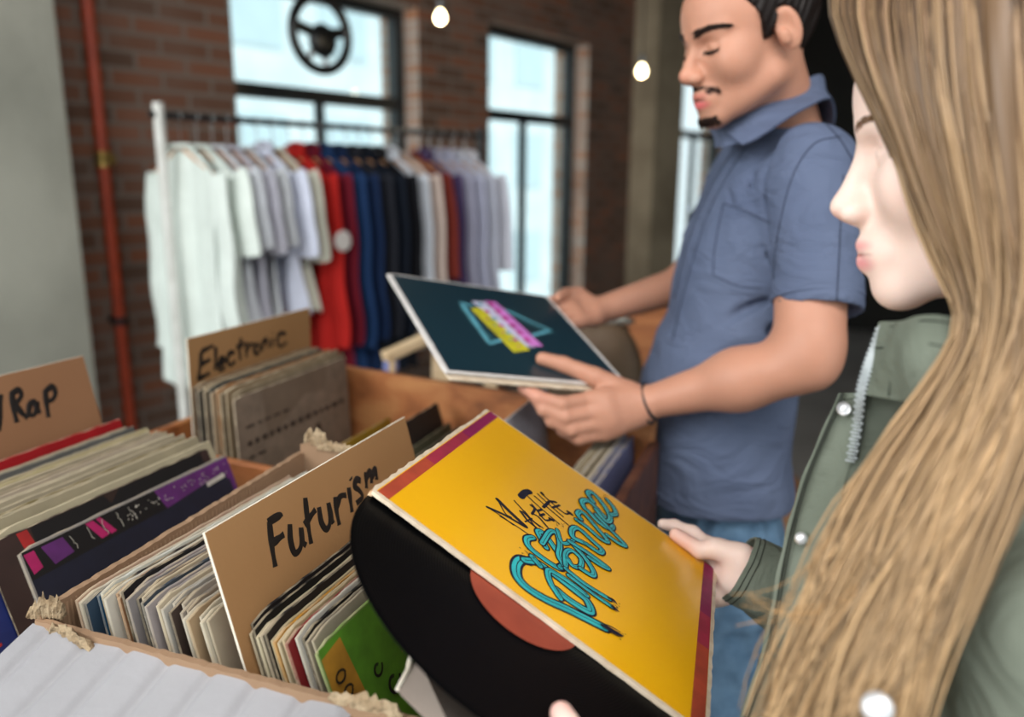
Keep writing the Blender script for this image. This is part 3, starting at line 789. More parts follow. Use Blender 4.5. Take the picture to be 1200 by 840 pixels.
def place_sleeve(a_top, b0, z_top, lean, colr, label, group, cat='record sleeve', k=None, yaw=0.0, name='record_sleeve', h=.312):
    k = rng.integers(len(SM)) if k is None else k
    o = bpy.data.objects.new(name, SM[k]); COL.objects.link(o)
    Yv = ZZ * math.cos(lean) - RN * math.sin(lean)      # up the sleeve; leaning left by `lean`
    Xv = RD * math.cos(yaw) + RN * math.sin(yaw) * 1.0; Xv = unit(Xv - Yv * (Xv @ Yv)); Zv = np.cross(Xv, Yv)
    top = bp(a_top, b0, z_top); O = top - Yv * h
    o.matrix_world = mat4(O, Xv, Yv, Zv); o.color = (*[c_ * .74 for c_ in lin(colr)], 1)
    tag(o, label, cat, group); return o
def sleeve_print(o, shapes, t):
    """shapes: (material, [(x, y)...] with y from the top) printed on the front face"""
    mats = []; q = MB(); lay = 0
    for m, pts in shapes:
        if m not in mats: mats.append(m)
        lay += 1; z = t / 2 + .0004 + .00006 * lay
        q.add([(x, .312 - y, z) for x, y in pts], [tuple(range(len(pts)))], mats.index(m))
    c = mesh('cover_print', np.concatenate(q.V), q.F, mats, o, q.M, local=True)
    # make all the print faces look outward
    return c
def stroke_poly(pts, w):
    """flat ribbon polygons along 2D points with width w (may vary)"""
    pts = np.asarray(pts, float); n = len(pts); w = np.broadcast_to(np.asarray(w, float), (n,)); T = np.gradient(pts, axis=0); T /= np.linalg.norm(T, axis=1)[:, None] + 1e-9
    N = np.c_[-T[:, 1], T[:, 0]]; return pts + N * w[:, None] / 2, pts - N * w[:, None] / 2
def flat(name, c, lum=1, rough=.6): return mat(name, c, rough, None, 40, 3)
M_mag = flat('magenta print', '#a81c5c'); M_pur = flat('purple print', '#5c2668'); M_blk = flat('black print', '#0d0c0e'); M_navy = flat('blue black print', '#15182a', .5)
M_brn = flat('dark brown print', '#33211d'); M_redp = flat('red print', '#a32222'); M_whp = flat('white print', '#cfc9bd'); M_orp = flat('ochre print', '#c08a2c'); M_grn = flat('green print', '#5c9627')
M_blu = flat('royal blue print', '#14225e'); M_tan = flat('tan print', '#a99277'); M_dgrn = flat('dark green print', '#1d3a2a')

LN = math.radians
def ordinal(n):
    ones = ['', 'first', 'second', 'third', 'fourth', 'fifth', 'sixth', 'seventh', 'eighth', 'ninth', 'tenth', 'eleventh', 'twelfth', 'thirteenth', 'fourteenth', 'fifteenth', 'sixteenth', 'seventeenth', 'eighteenth', 'nineteenth']
    if n < 20: return ones[n]
    t = {2: 'twent', 3: 'thirt', 4: 'fort'}[n // 10]
    return t + 'ieth' if n % 10 == 0 else t + 'y-' + ones[n % 10]
# ---- Rap row (left box)
rap_cols = ['#3e3d40', '#57534f', '#8d8178', '#9a8f84', '#b3131c', '#7c1a20', '#b9ac93', '#8c7a62', '#c4b79c', '#6b6a66', '#9a927f', '#6d7270', '#b6a883', '#c0b183', '#b5a88e',
            '#b9ab90', '#a5947c', '#a87f5e', '#b5a78b', '#a99c82', '#c2b59b', '#b7aa90', '#1b1a1c', '#b6a98c', '#a4977b', '#b5a98d', '#b0a488', '#c0b596', '#bcb095', '#c6ba9b']
names = {'#b3131c': ('bright red record sleeve standing broad in the Rap row', None), '#7c1a20': ('dark red record sleeve right of the bright red one in the Rap row', None),
         '#1b1a1c': ('thin black record sleeve among cream ones in the Rap row', None), '#a87f5e': ('orange tan record sleeve in the Rap row', None), '#c0b183': ('yellowish cream record sleeve in the Rap row', None)}
A0, A1 = -.952, -.749
def colour_word(c):
    r, g, b = [int(c[i:i + 2], 16) for i in (1, 3, 5)]; L = (r + g + b) / 3; s = max(r, g, b) - min(r, g, b)
    if s < 24: return 'black' if L < 50 else 'dark grey' if L < 105 else 'grey' if L < 165 else 'white'
    if b > r: return 'blue' 
    return 'dark brown' if L < 75 else 'brown' if L < 130 else 'beige' if L < 165 else 'cream'
N = len(rap_cols) + 10
cols = []
for i in range(N): cols.append(rap_cols[int(i * len(rap_cols) / N)] if i % 9 != 5 else ['#4a3f36', '#6a3b2c', '#2b2a2c', '#7a6a3e'][(i // 9) % 4])

seen = set()
for i in range(N):
    c = cols[i]; u = i / (N - 1); a = A0 + (A1 - A0) * (u ** .95) + rng.uniform(-.0006, .0006)
    if c in names and c not in seen: lab, grp = names[c]; seen.add(c)
    else:
        w = colour_word(c); half = 'left half' if u < .5 else 'right half'
        lab = '%s record sleeve, %s to the right of the Rap card' % (w, ordinal(i + 1)); grp = '%s sleeves in the %s of the Rap row' % (w, half)
    if grp is None and False: pass
    z = 1.161 + .004 * u + rng.uniform(-.009, .006) - (.012 if c == '#6d7270' else 0) + (.014 if c == '#b3131c' else 0) - (.010 if i in (9, 10) else 0)
    bb = .530 - .022 * u + rng.uniform(-.012, .012)
    o = place_sleeve(a, bb, z, LN(11 + 8 * u), c, lab, grp, yaw=rng.uniform(-.010, .010))
    if lab.startswith('bright red'): pass
# the drawing in red ink on a cream sleeve
o = place_sleeve(-.813, .500, 1.172, LN(16), '#b9a994', 'cream record sleeve with a red ink drawing in the Rap row', None, k=0)
sh = []
for j in range(5):
    x = np.linspace(.03 + .006 * j, .115 - .004 * j, 14); y = .022 - .012 * np.sin((x - .03) / .085 * 3.14) + .004 * j + .0015 * np.sin(x * 300 + j)
    l, r_ = stroke_poly(np.c_[x, y], .0022); sh += [(M_redp, [l[i], l[i + 1], r_[i + 1], r_[i]]) for i in range(13)]
for j in range(26):
    x, y = rng.uniform(.01, .06), rng.uniform(.004, .022); sh.append((M_redp, [(x, y), (x + .0012, y), (x + .0008, y + .002), (x, y + .002)]))
sleeve_print(o, sh, .003)
# the three at the front with dark covers
o = place_sleeve(-.744, .452, 1.150, LN(21), '#14225e', 'dark blue record sleeve poking out furthest left in front of the Rap row', None, k=0)
sleeve_print(o, [(M_blu, [(.002, .004), (.31, .004), (.31, .3), (.002, .3)]), (M_dgrn, [(.0, .0), (.02, .0), (.02, .05), (.0, .05)])] + [(M_redp if j % 3 == 0 else M_whp, [(.018 + .0, .09 + .012 * j), (.030, .087 + .012 * j), (.030, .090 + .012 * j), (.018, .093 + .012 * j)]) for j in range(8)], .003)
o = place_sleeve(-.7385, .496, 1.160, LN(20), '#3a2a24', 'dark brown record sleeve with red corner behind the black and purple one', None, k=1)
sleeve_print(o, [(M_brn, [(.0, .002), (.314, .002), (.314, .3), (.0, .3)]), (M_redp, [(.034, .002), (.046, .002), (.050, .022), (.037, .024)]), (M_blk, [(.05, .002), (.30, .002), (.30, .03), (.05, .03)])], .0036)
o = place_sleeve(-.7285, .522, 1.144, LN(19.5), '#a79f98', 'black and purple record sleeve with pink stripes at the front of the Rap row', None, k=2)
sh = [(M_navy, [(.003, .003), (.311, .003), (.311, .308), (.003, .308)]), (M_blk, [(.003, .003), (.19, .003), (.19, .030), (.003, .034)]),
      (M_mag, [(.004, .006), (.016, .006), (.019, .026), (.0075, .029)]), (M_pur, [(.024, .006), (.050, .006), (.057, .026), (.032, .029)]), (M_mag, [(.08, .004), (.090, .004), (.104, .026), (.093, .027)]), (M_mag, [(.094, .004), (.100, .004), (.114, .026), (.106, .027)]),
      (M_pur, [(.180, .003), (.311, .003), (.311, .032), (.30, .032), (.296, .020), (.19, .030)]), (M_pur, [(.303, .003), (.311, .003), (.311, .2), (.306, .2)]), (M_whp, [(.262, .023), (.296, .021), (.296, .027), (.262, .029)])]
for j in range(60):
    x = rng.uniform(.125, .30); y = rng.uniform(.008, .022); sh.append((M_whp, [(x, y), (x + .0016, y), (x + .0014, y + .0012), (x, y + .0012)]))
for j in range(5):
    pts = np.c_[np.linspace(.056 + .02 * j, .060 + .02 * j, 6), np.linspace(.006, .024, 6)] + rng.uniform(-.002, .002, (6, 2)); l, r_ = stroke_poly(pts, .0006); sh += [(M_whp, [l[i], l[i + 1], r_[i + 1], r_[i]]) for i in range(5)]
sleeve_print(o, sh, .0042)

# wooden crate body under the Rap row
cr_ = empty('record_crate', bp(-.84, .66, TAB), 'open wooden crate holding the Rap records at the left edge', 'crate')
for nm, c, s in (('bottom_board', bp(-.84, .64, TAB + .005), (.49, .44, .008)), ('side_board', bp(-1.075, .66, TAB + .11), (.012, .46, .20)), ('side_board', bp(-.600, .66, TAB + .09), (.009, .44, .16)), ('end_board', bp(-.84, .405, TAB + .10), (.46, .012, .18)), ('end_board', bp(-.84, .868, TAB + .11), (.46, .012, .20))):
    q = MB(); q.box(c, *s, RN, RD, ZZ, bev=.002); q.build(nm, M_woodd, cr_)

# ---- Futurism row (cardboard box)
fa = ['#c7a58c', '#d7ccb8', '#31475c', '#1e5f86', '#203a52', '#d6d6cc', '#c9cabd', '#1c1d22', '#d5d0c2', '#a87a56', '#a87a56', '#121015', '#a39a97', '#8f8a8a', '#3b3a3c', '#c7b79c', '#b06c1a', '#a9a1a0', '#9f9794', '#8a3030', '#c4bfb5', '#b9b4ab', '#2a2224', '#aea59a', '#9a8c7c', '#d8d2c4', '#c3b79f', '#271b1c', '#cfc7b4', '#8a2430', '#d8cfb9', '#bfb29a']
fnames = {'#1e5f86': 'teal blue record sleeve near the left wall of the cardboard box', '#b06c1a': 'ochre record sleeve left of the Futurism card', '#121015': 'black record sleeve with a tan upper edge left of the Futurism card', '#8a3030': 'brick red record sleeve left of the Futurism card', '#8a2430': 'dark crimson record sleeve just left of the Futurism card', '#31475c': 'slate blue record sleeve beside the left wall of the cardboard box', '#203a52': 'deep blue record sleeve next to the teal blue one'}
extra_ = ['#b8a78a', '#2b2526', '#a08f7a', '#7d2a30', '#8c7b68', '#3a4450', '#c7b9a0', '#4a3b34', '#9c9288', '#b59a78']
for k_, e_ in enumerate(extra_): fa.insert(6 + k_ * 3 + k_ // 3, e_)
seen = set(); n = len(fa)
for i, c in enumerate(fa):
    u = i / (n - 1); a = -.572 + (-.433 + .572) * u
    if c in fnames and c not in seen: lab, grp = fnames[c], None; seen.add(c)
    else: w = colour_word(c); lab = '%s record sleeve, %s to the left of the Futurism card' % (w, ordinal(len(fa) - i)); grp = '%s sleeves left of the Futurism card' % w
    z = 1.158 + .014 * min(1, u * 3) - .010 * max(0, u - .6) + rng.uniform(-.004, .004)
    place_sleeve(a, .462 + rng.uniform(-.007, .012), z, LN(10 + 5 * u), c, lab, grp, k=int(rng.choice([0, 4])), yaw=rng.uniform(-.006, .006))
fb = ['#8f2a20', '#121013', '#2a2622', '#1b1517', '#b9a88b', '#15120f', '#cbbf9f', '#a89a84', '#231d1b', '#c9b88f', '#c88c28', '#cdbd9b', '#c5ae86', '#8f2226', '#e2dccf', '#1a1514', '#a39885', '#b9ad98']
fbn = {'#8f2a20': 'rust red record sleeve directly right of the Futurism card', '#c88c28': 'yellow record sleeve between the Futurism card and the green sleeve', '#8f2226': 'dark red record sleeve with white chipped edge near the green sleeve', '#e2dccf': 'chipped white record sleeve two before the green one'}
for i, c in enumerate(fb):
    u = i / (len(fb) - 1); a = -.413 + (-.340 + .413) * u
    if c in fbn: lab, grp = fbn[c], None
    else: w = colour_word(c); lab = '%s record sleeve, %s to the right of the Futurism card' % (w, ordinal(i + 1)); grp = '%s sleeves right of the Futurism card' % w
    place_sleeve(a, .463 + rng.uniform(-.006, .010), 1.166 + rng.uniform(-.003, .004), LN(14 + 4 * u), c, lab, grp, k=int(rng.choice([0, 4])), yaw=rng.uniform(-.004, .004))
o = place_sleeve(-.330, .459, 1.164, LN(19), '#8fae5a', 'green record sleeve with an ochre corner panel and dark curl at the front', None, k=0)
sh = [(M_grn, [(.002, .002), (.313, .002), (.313, .31), (.002, .31)]), (M_orp, [(.002, .010), (.030, .006), (.040, .075), (.002, .085)])]
def curl(cx, cy, s):
    t = np.linspace(0, 5.2, 30); R_ = s * (1 - .13 * t); p = np.c_[cx + R_ * np.cos(t), cy + R_ * np.sin(t)]; l, r_ = stroke_poly(p, s * .28); return [(M_blk, [l[i], l[i + 1], r_[i + 1], r_[i]]) for i in range(29)]
sh += curl(.060, .052, .0085) + curl(.072, .072, .012)
for j, (cx, cy) in enumerate(((.012, .030), (.014, .044), (.016, .058))):
    t = np.linspace(0, 6.3, 14); p = np.c_[cx + .006 * np.cos(t), cy + .0045 * np.sin(t)]; l, r_ = stroke_poly(p, .0022); sh += [(M_blk, [l[i], l[i + 1], r_[i + 1], r_[i]]) for i in range(13)]
for j in range(36):
    x = .105 + rng.normal(0, .010); y = .03 + rng.uniform(0, .05); sh.append((M_orp, [(x, y), (x + .001, y), (x + .0008, y + .0012), (x, y + .001)]))
sleeve_print(o, sh, .003)

# ---- kraft divider cards with handwriting
def card(name_lab, a_top, b0, z_top, lean, w, h, colr_mat, strokes, sw, t=.0024, wscale=1):
    Yv = ZZ * math.cos(lean) - RN * math.sin(lean); Xv = RD; Zv = np.cross(Xv, Yv)
    O = bp(a_top, b0, z_top)
    e = frame_empty('divider_card', O, Xv, Yv, Zv, name_lab, 'divider card')
    q = MB(); q.box((w / 2, -h / 2, 0), w, h, t, bev=.0004); o = q.build('card', [colr_mat, M_edge], e, local=True)
    midx_by(o, lambda c, nrm: abs(nrm.z) < .8)
    q = MB()
    for pts in strokes:       # traced pen strokes, mapped onto the plane of the card
        P = []
        for px, py in pts:
            p = on_plane(px, py, O + Zv * (t / 2 + .0003), Zv) - O; P.append((p @ Xv, p @ Yv))
        P = catmull(P, 6 * len(P)) if len(P) > 2 else np.array([np.array(P[0]) * (1 - u) + np.array(P[1]) * u for u in np.linspace(0, 1, 8)])
        ww = sw * (1 + .18 * np.sin(np.linspace(0, 3.1, len(P)) * 2))
        q.tube(np.c_[P, np.full(len(P), t / 2 + .00005)], ww / 2, 8)
    q.V = [v * np.array([1, 1, 1]) for v in q.V]
    for v in q.V: v[:, 2] = t / 2 + (v[:, 2] - t / 2) * .12
    q.build('handwriting', M_ink, e, local=True)
    return e
FUT = [[(316, 611), (319, 640), (323, 664)], [(314, 612), (328, 604), (330, 606)], [(319, 637), (333, 626)],
       [(340, 614), (341, 634), (346, 648), (353, 640), (353, 618)], [(353, 618), (355, 634), (359, 639)],
       [(358, 583), (361, 612), (365, 637)], [(357, 615), (370, 597)],
       [(374, 594), (377, 612), (383, 620), (387, 611), (385, 589)], [(385, 589), (389, 607), (391, 613)],
       [(393, 582), (395, 600), (398, 615)], [(395, 594), (399, 582), (406, 580)],
       [(409, 571), (411, 586), (413, 600)], [(411, 560), (412, 562)], [(423, 563), (418, 562), (416, 570), (421, 574), (425, 582), (418, 590)],
       [(429, 553), (430, 572)], [(430, 560), (434, 552), (436, 566)], [(436, 560), (440, 549), (442, 562)]]
card('kraft card handwritten Futurism standing among the records of the cardboard box', -.424, .455, 1.247, LN(15), .331, .36, M_kraft, FUT, .0066)
ELE = [[(236, 412), (235, 428), (232, 446)], [(236, 412), (250, 405)], [(236, 427), (247, 421)], [(233, 444), (246, 437)], [(253, 406), (253, 420), (252, 434)],
       [(256, 430), (263, 423), (260, 419), (256, 427), (258, 434), (264, 430)], [(275, 413), (269, 414), (267, 423), (270, 428), (276, 423)], [(283, 396), (281, 410), (282, 422)], [(277, 407), (290, 402)],
       [(289, 406), (289, 419)], [(289, 411), (293, 404), (297, 403)], [(301, 402), (298, 409), (301, 415), (305, 409), (301, 402)], [(308, 399), (308, 411)], [(308, 404), (312, 397), (315, 407)], [(319, 396), (319, 407)], [(320, 389), (320, 390)], [(335, 391), (328, 391), (325, 400), (329, 406), (336, 401)]]
card('kraft card handwritten Electronic standing in the back wooden crate', -.902, .967, 1.268, LN(-1), .331, .36, M_kraft, ELE, .0078)
_p = on_plane(97, 418, bp(0, .837, 1.26), ZZ); 
RAP = [[(14, 459), (16, 478), (20, 495)], [(14, 461), (22, 457), (25, 464), (18, 474)], [(18, 474), (26, 484), (33, 490)], [(43, 470), (36, 473), (34, 484), (40, 486), (44, 474)], [(43, 470), (44, 482), (48, 481)],
       [(53, 457), (55, 475), (57, 489)], [(53, 459), (61, 453), (65, 460), (62, 468), (54, 471)], [(-2, 505), (0, 482), (1, 462)]]
card('kraft card handwritten Rap standing at the left edge of the picture', -.973, .837 - .331, 1.262, LN(13), .331, .36, M_kraftd, RAP, .0078)

# ---- wooden crate at the back with the Electronic row
bc = empty('wooden_crate', bp(-.58, 1.12, TAB), 'large open wooden crate behind the cardboard box holding the Electronic records', 'crate')
def board(nm, p0, p1, z0, z1, t, m=M_wood):
    p0 = np.asarray(p0, float); p1 = np.asarray(p1, float); X = unit(p1 - p0); c = (p0 + p1) / 2; c[2] = (z0 + z1) / 2
    Y = np.cross(ZZ, X); q = MB(); q.box(c, np.linalg.norm(p1 - p0), t, z1 - z0, X, Y, ZZ, bev=.003)
    L = np.linalg.norm(p1 - p0); e = q.build(nm, m, bc); return e
cA, cB = bp(-1.0, 1.345, TAB), bp(-.205, 1.215, TAB)
cC, cD = bp(-.205, .875, TAB), bp(-1.0, .935, TAB)
board('back_board', cA, cB, TAB, 1.152, .02); board('right_board', cB, cC, TAB, 1.11, .016, M_woodd); board('front_board', cC, cD, TAB, 1.10, .014); board('left_board', cD, cA, TAB, 1.10, .016)
q = MB(); Vb = [p + ZZ * z for z in (0.0, .012) for p in (cA, cB, cC, cD)]; q.add(Vb, [(0, 1, 2, 3), (7, 6, 5, 4), (0, 4, 5, 1), (1, 5, 6, 2), (2, 6, 7, 3), (3, 7, 4, 0)]); q.build('bottom_board', M_wood, bc)
ec = ['#6b5546', '#8d7258', '#5f5850', '#c0a988', '#8a7a66', '#2c3a40', '#b9a081', '#b5804f', '#7d6a52', '#6f6250', '#a08a6c', '#8f7d63']
for i, c in enumerate(ec):
    u = i / (len(ec) - 1); w = colour_word(c)
    place_sleeve(-.888 + .075 * u, .955 + rng.uniform(-.006, .006), 1.195 + rng.uniform(-.004, .004), LN(0 + 1.0 * u), c, '%s record sleeve, %s to the right of the Electronic card' % (w, ordinal(i + 1)), '%s sleeves in the Electronic row' % w, k=int(rng.integers(4)))
o = place_sleeve(-.802, .945, 1.187, LN(2), '#857261', 'grey tan record sleeve with a dark spire at the front of the Electronic row', None, k=3)
M_sg = flat('grey tan print', '#7f6e5f'); M_sd = flat('dark brown silhouette', '#2c211c')
sh = [(M_sg, [(.002, .002), (.313, .002), (.313, .31), (.002, .31)])]
sh += [(M_sd, [(.205, .10), (.216, .10), (.222, .15), (.245, .24), (.255, .31), (.155, .31), (.168, .24), (.196, .15)]), (M_sd, [(.26, .17), (.275, .155), (.285, .19), (.29, .31), (.255, .31)])]
for j, (y, x0, x1) in enumerate(((.05, .02, .12), (.075, .02, .29), (.10, .02, .06))):
    x = x0
    while x < x1:
        wd_ = rng.uniform(.008, .022); sh.append((M_sd, [(x, y), (x + wd_, y), (x + wd_, y + .004 + .004 * (j == 1)), (x, y + .004 + .004 * (j == 1))])); x += wd_ + .008
sleeve_print(o, sh, .005)
# yellow sleeve low in the gap, dark sleeves in the middle, a tight row at the right
place_sleeve(-.700, .93, 1.085, LN(6), '#c49a2c', 'yellow record sleeve low in the back crate beside the Electronic row', None, k=1)
mid = ['#5a4a3e', '#6d5f50', '#4b463e', '#6c6b52', '#5d5648', '#7a6f58', '#5b4c40', '#6d6a55', '#4e4238', '#7a715c', '#504638']
for i, c in enumerate(mid):
    place_sleeve(-.640 + .021 * i, .925 + rng.uniform(-.01, .01), 1.085 + rng.uniform(-.01, .006) - .01 * (i > 5), LN(16), c, '%s leaning record sleeve, %s from the left in the middle of the back crate' % (colour_word(c), ordinal(i + 1)), '%s leaning sleeves in the middle of the back crate' % colour_word(c), k=int(rng.integers(4)))
place_sleeve(-.600, .925, 1.125, LN(14), '#3a3430', 'dark sleeve sticking up among leaning ones in the back crate', None, k=1)
rt = ['#8d8778', '#c9bda2', '#b8a98a', '#d9d2c2', '#a79c86', '#c8bca2', '#d6d0c4', '#8e8fa8', '#c2c2d2', '#6a6f96']
for i, c in enumerate(rt):
    place_sleeve(-.285 + .0052 * i, .888 + rng.uniform(-.005, .01), 1.118 + rng.uniform(-.004, .004), LN(3), c, '%s record sleeve, %s from the left in the right end row of the back crate' % (colour_word(c), ordinal(i + 1)), '%s sleeves at the right end of the back crate' % colour_word(c), k=0)
place_sleeve(-.405, .955, 1.165, LN(8), '#c9cbd6', 'pale bluish white sleeve sticking up behind the yellow album', None, k=3)
# ================================================================ albums held in the hands
class Fr:
    def __init__(s, D, x, y):
        x = unit(x); y = np.asarray(y, float); y = unit(y - x * (x @ y)); s.O = np.asarray(D, float); s.X = x; s.Y = y; s.N = np.cross(x, y)
    def p(s, u, v, w=0): return s.O + s.X * u + s.Y * v + s.N * w
    def px(s, x, y, w=0):
        q = on_plane(x, y, s.O + s.N * w, s.N) - s.O; return (q @ s.X, q @ s.Y)
YA = Fr([-0.112, 0.59, 1.277], [0.821, -.262, -.507], [.262, .962, -.072])
KA = Fr([-0.092, 1.056, 1.259], [.875, .448, -.182], [-.379, .869, .319])
LS = .315
def prism(pts, z0, z1):
    n = len(pts); V = [(x, y, z0) for x, y in pts] + [(x, y, z1) for x, y in pts]
    return V, [tuple(range(n))[::-1], tuple(range(n, 2 * n))] + [(i, (i + 1) % n, n + (i + 1) % n, n + i) for i in range(n)]
def cover_edge(seed, L=LS, n=40, jag=.0006, side_jag=None):
    r = np.random.default_rng(seed); c = .0025; pts = []
    cs = [(0, 0), (L, 0), (L, L), (0, L)]
    for k in range(4):
        p, q = np.array(cs[k]), np.array(cs[(k + 1) % 4]); d = unit(q - p); nn = np.array([d[1], -d[0]]); j = jag * (side_jag[k] if side_jag else 1)
        for i in range(n):
            u = i / n; base = p + d * (c + u * (L - 2 * c)); pts.append(tuple(base + nn * j * r.uniform(-1, .4)))
    return pts
def prints(name, parent, items):
    """items: (material, outline points, height above the local plane)"""
    mats = []; q = MB()
    for m, pts, z in items:
        if m not in mats: mats.append(m)
        q.add([(x, y, z) for x, y in pts], [tuple(range(len(pts)))], mats.index(m))
    return mesh(name, np.concatenate(q.V), q.F, mats, parent, q.M, local=True)

M_yel = mat('glossy yellow print', '#f2b40e', .32, '#eeae10', 3, 3, .02, 40, coat=.3)
M_yel2 = mat('paler yellow print', '#e9ad2c', .3, '#e6a828', 3)
M_cream = mat('cream board edge', '#dccbb4', .8, '#c8b298', 60, 5)
M_rawb = mat('raw torn board', '#b88f6b', .9, '#cdb08e', 90, 5, .4, 200)
M_bpur = flat('band purple', '#8c1650', .4); M_bred = flat('band brick', '#b4472e', .4); M_bmid = flat('band crimson', '#a62a44', .4)
M_teal = mat('teal lettering', '#35bcbe', .4, '#2aa6ac', 60); M_tink = flat('blue black lettering', '#15182c', .4)
ya = frame_empty('album_cover', YA.O, YA.X, YA.Y, YA.N, 'bright yellow album sleeve with teal lettering held by the person with long hair', 'album')
V, F = prism(cover_edge(1, side_jag=(1, 1.5, .8, 2.5)), -.0022, .0012); mesh('front_board', V, F, M_cream, ya, local=True)
V, F = prism(cover_edge(2, side_jag=(1, 1.3, .8, 3)), -.0088, -.0066); mesh('back_board', V, F, M_rawb, ya, local=True)
q = MB(); q.box((.0018, LS / 2, -.0045), .0036, LS - .006, .0062); q.box((LS - .0018, LS / 2, -.0045), .0036, LS - .006, .0062); q.box((LS / 2, LS - .0018, -.0045), LS - .006, .0036, .0062); q.build('spine', M_rawb, ya, local=True)
mg = .0042
it = [(M_yel, [(mg, mg), (LS - mg, mg), (LS - mg, LS - mg * .6), (mg, LS - mg * .6)], .00135)]
def band(u0, u1, cols_):
    k = len(cols_); o = []
    for i, m in enumerate(cols_):
        v0 = mg + (LS - 1.6 * mg) * i / k; v1 = mg + (LS - 1.6 * mg) * (i + 1) / k; o.append((m, [(u0, v0), (u1, v0), (u1, v1), (u0, v1)], .0015))
    return o
it += band(.0052, .0165, [M_bred, M_bred, M_bmid, M_bmid, M_bpur, M_bpur]) + band(LS - .0170, LS - .0045, [M_bred, M_bred, M_bmid, M_bpur, M_bpur])
prints('cover_print', ya, it)
def zq(pts, x0, y0, s): return [(x0 + x / s, y0 + y / s) for x, y in pts]
MAKE = [([(42, 150), (130, 190), (225, 245)], 9), ([(92, 112), (150, 170), (232, 246)], 13), ([(42, 150), (120, 200), (170, 238)], 4), ([(105, 195), (180, 240), (250, 288)], 4), ([(92, 112), (130, 180), (160, 200)], 4),
        ([(175, 118), (230, 180), (275, 245)], 5), ([(205, 170), (240, 215), (280, 248)], 8), ([(215, 172), (250, 205), (300, 246)], 5), ([(228, 222), (262, 205)], 4),
        ([(225, 170), (265, 215), (315, 252)], 5), ([(255, 140), (275, 158), (262, 184)], 7), ([(266, 182), (296, 200), (338, 248)], 6), ([(262, 136), (290, 170), (325, 212), (358, 212)], 6), ([(290, 168), (308, 162)], 8), ([(302, 192), (322, 184)], 8), ([(350, 206), (364, 214)], 11),
        ([(208, 98), (228, 78), (250, 72)], 20), ([(240, 95), (300, 150), (395, 232)], 5), ([(275, 95), (340, 152), (442, 238)], 5), ([(290, 84), (350, 140), (415, 196)], 5), ([(318, 150), (345, 124)], 9), ([(306, 80), (350, 120), (420, 178), (450, 180)], 6), ([(310, 78), (318, 90)], 10), ([(350, 120), (380, 124)], 9), ([(362, 152), (398, 140)], 7), ([(440, 172), (456, 184)], 13)]
DIFF = [([(245, 415), (205, 410), (183, 440), (190, 495), (240, 550), (330, 605), (430, 650), (530, 700), (620, 745)], 30), ([(225, 412), (290, 425), (380, 490), (470, 560), (530, 610), (552, 662), (520, 655), (440, 605), (380, 555)], 27),
        ([(400, 600), (350, 520), (342, 462), (400, 490), (480, 545), (530, 585)], 20), ([(262, 395), (300, 440)], 22),
        ([(265, 300), (236, 308), (245, 345), (310, 400), (390, 450), (415, 440)], 22), ([(330, 350), (290, 275), (320, 282), (370, 350), (420, 425), (400, 448)], 22), ([(310, 330), (350, 272), (385, 285), (398, 340), (392, 390), (418, 440)], 20),
        ([(385, 262), (405, 320), (430, 330), (470, 310)], 14),
        ([(425, 440), (425, 380), (455, 365), (500, 405), (498, 445), (460, 440), (432, 400)], 18), ([(470, 345), (520, 400), (562, 468), (555, 488), (500, 455)], 20),
        ([(425, 455), (520, 530), (640, 605)], 17), ([(440, 490), (560, 580), (655, 645)], 17),
        ([(520, 330), (462, 300), (458, 262), (490, 258), (560, 320), (604, 362), (590, 375), (530, 335)], 21), ([(445, 322), (530, 375), (632, 450), (600, 440), (540, 400)], 20),
        ([(500, 210), (484, 185), (510, 178), (580, 255), (632, 318), (600, 310), (530, 250), (480, 215)], 20), ([(520, 160), (506, 125), (540, 122), (600, 180), (655, 240), (640, 258), (590, 228), (535, 170)], 22),
        ([(575, 190), (645, 262), (716, 336), (690, 332), (630, 290)], 20), ([(560, 125), (535, 85), (560, 82), (615, 145), (645, 205), (625, 222), (575, 165)], 22), ([(630, 115), (662, 155), (672, 185), (650, 190)], 20)]
def ribbon(fr, pts, wpx, m, z, x0, y0, s, taper=False):
    P = np.array([fr.px(x0 + x / s, y0 + y / s) for x, y in pts]); P = catmull(P, 8 * len(P)) if len(P) > 2 else np.array([P[0] * (1 - u) + P[1] * u for u in np.linspace(0, 1, 8)])
    c = fr.px(x0 + 400 / s, y0 + 400 / s); c2 = fr.px(x0 + 400 / s + 6, y0 + 400 / s); c3 = fr.px(x0 + 400 / s, y0 + 400 / s + 6)
    mpp = (math.hypot(c2[0] - c[0], c2[1] - c[1]) + math.hypot(c3[0] - c[0], c3[1] - c[1])) / 12 * .82
    w = wpx / s * mpp; n = len(P); ww = np.full(n, w)
    if taper: ww = w * (.25 + .75 * np.sin(np.linspace(.15, 3.0, n)))
    l, r_ = stroke_poly(P, ww)
    out = [(m, [tuple(l[i]), tuple(r_[i]), tuple(r_[i + 1]), tuple(l[i + 1])], z) for i in range(n - 1)]
    t = np.linspace(0, 2 * np.pi, 9)[:-1]
    for e in (0, -1): out.append((m, [(P[e][0] + ww[e] / 2 * math.cos(a), P[e][1] + ww[e] / 2 * math.sin(a)) for a in t], z))
    return out
it = []
for pts, w in MAKE: it += ribbon(YA, pts, w * (1.6 if w < 8 else 1.5), M_tink, .00165, 560, 560, 4.2)
for k, (pts, w) in enumerate(DIFF):
    z = .0017 + k * .00006
    it += ribbon(YA, pts, w * 1.6, M_tink, z, 560, 560, 4.2); it += ribbon(YA, pts, w * 1.0, M_teal, z + .00003, 560, 560, 4.2)
    it += ribbon(YA, [(x + 3, y - 1) for x, y in pts], w * .12, M_tink, z + .00005, 560, 560, 4.2)
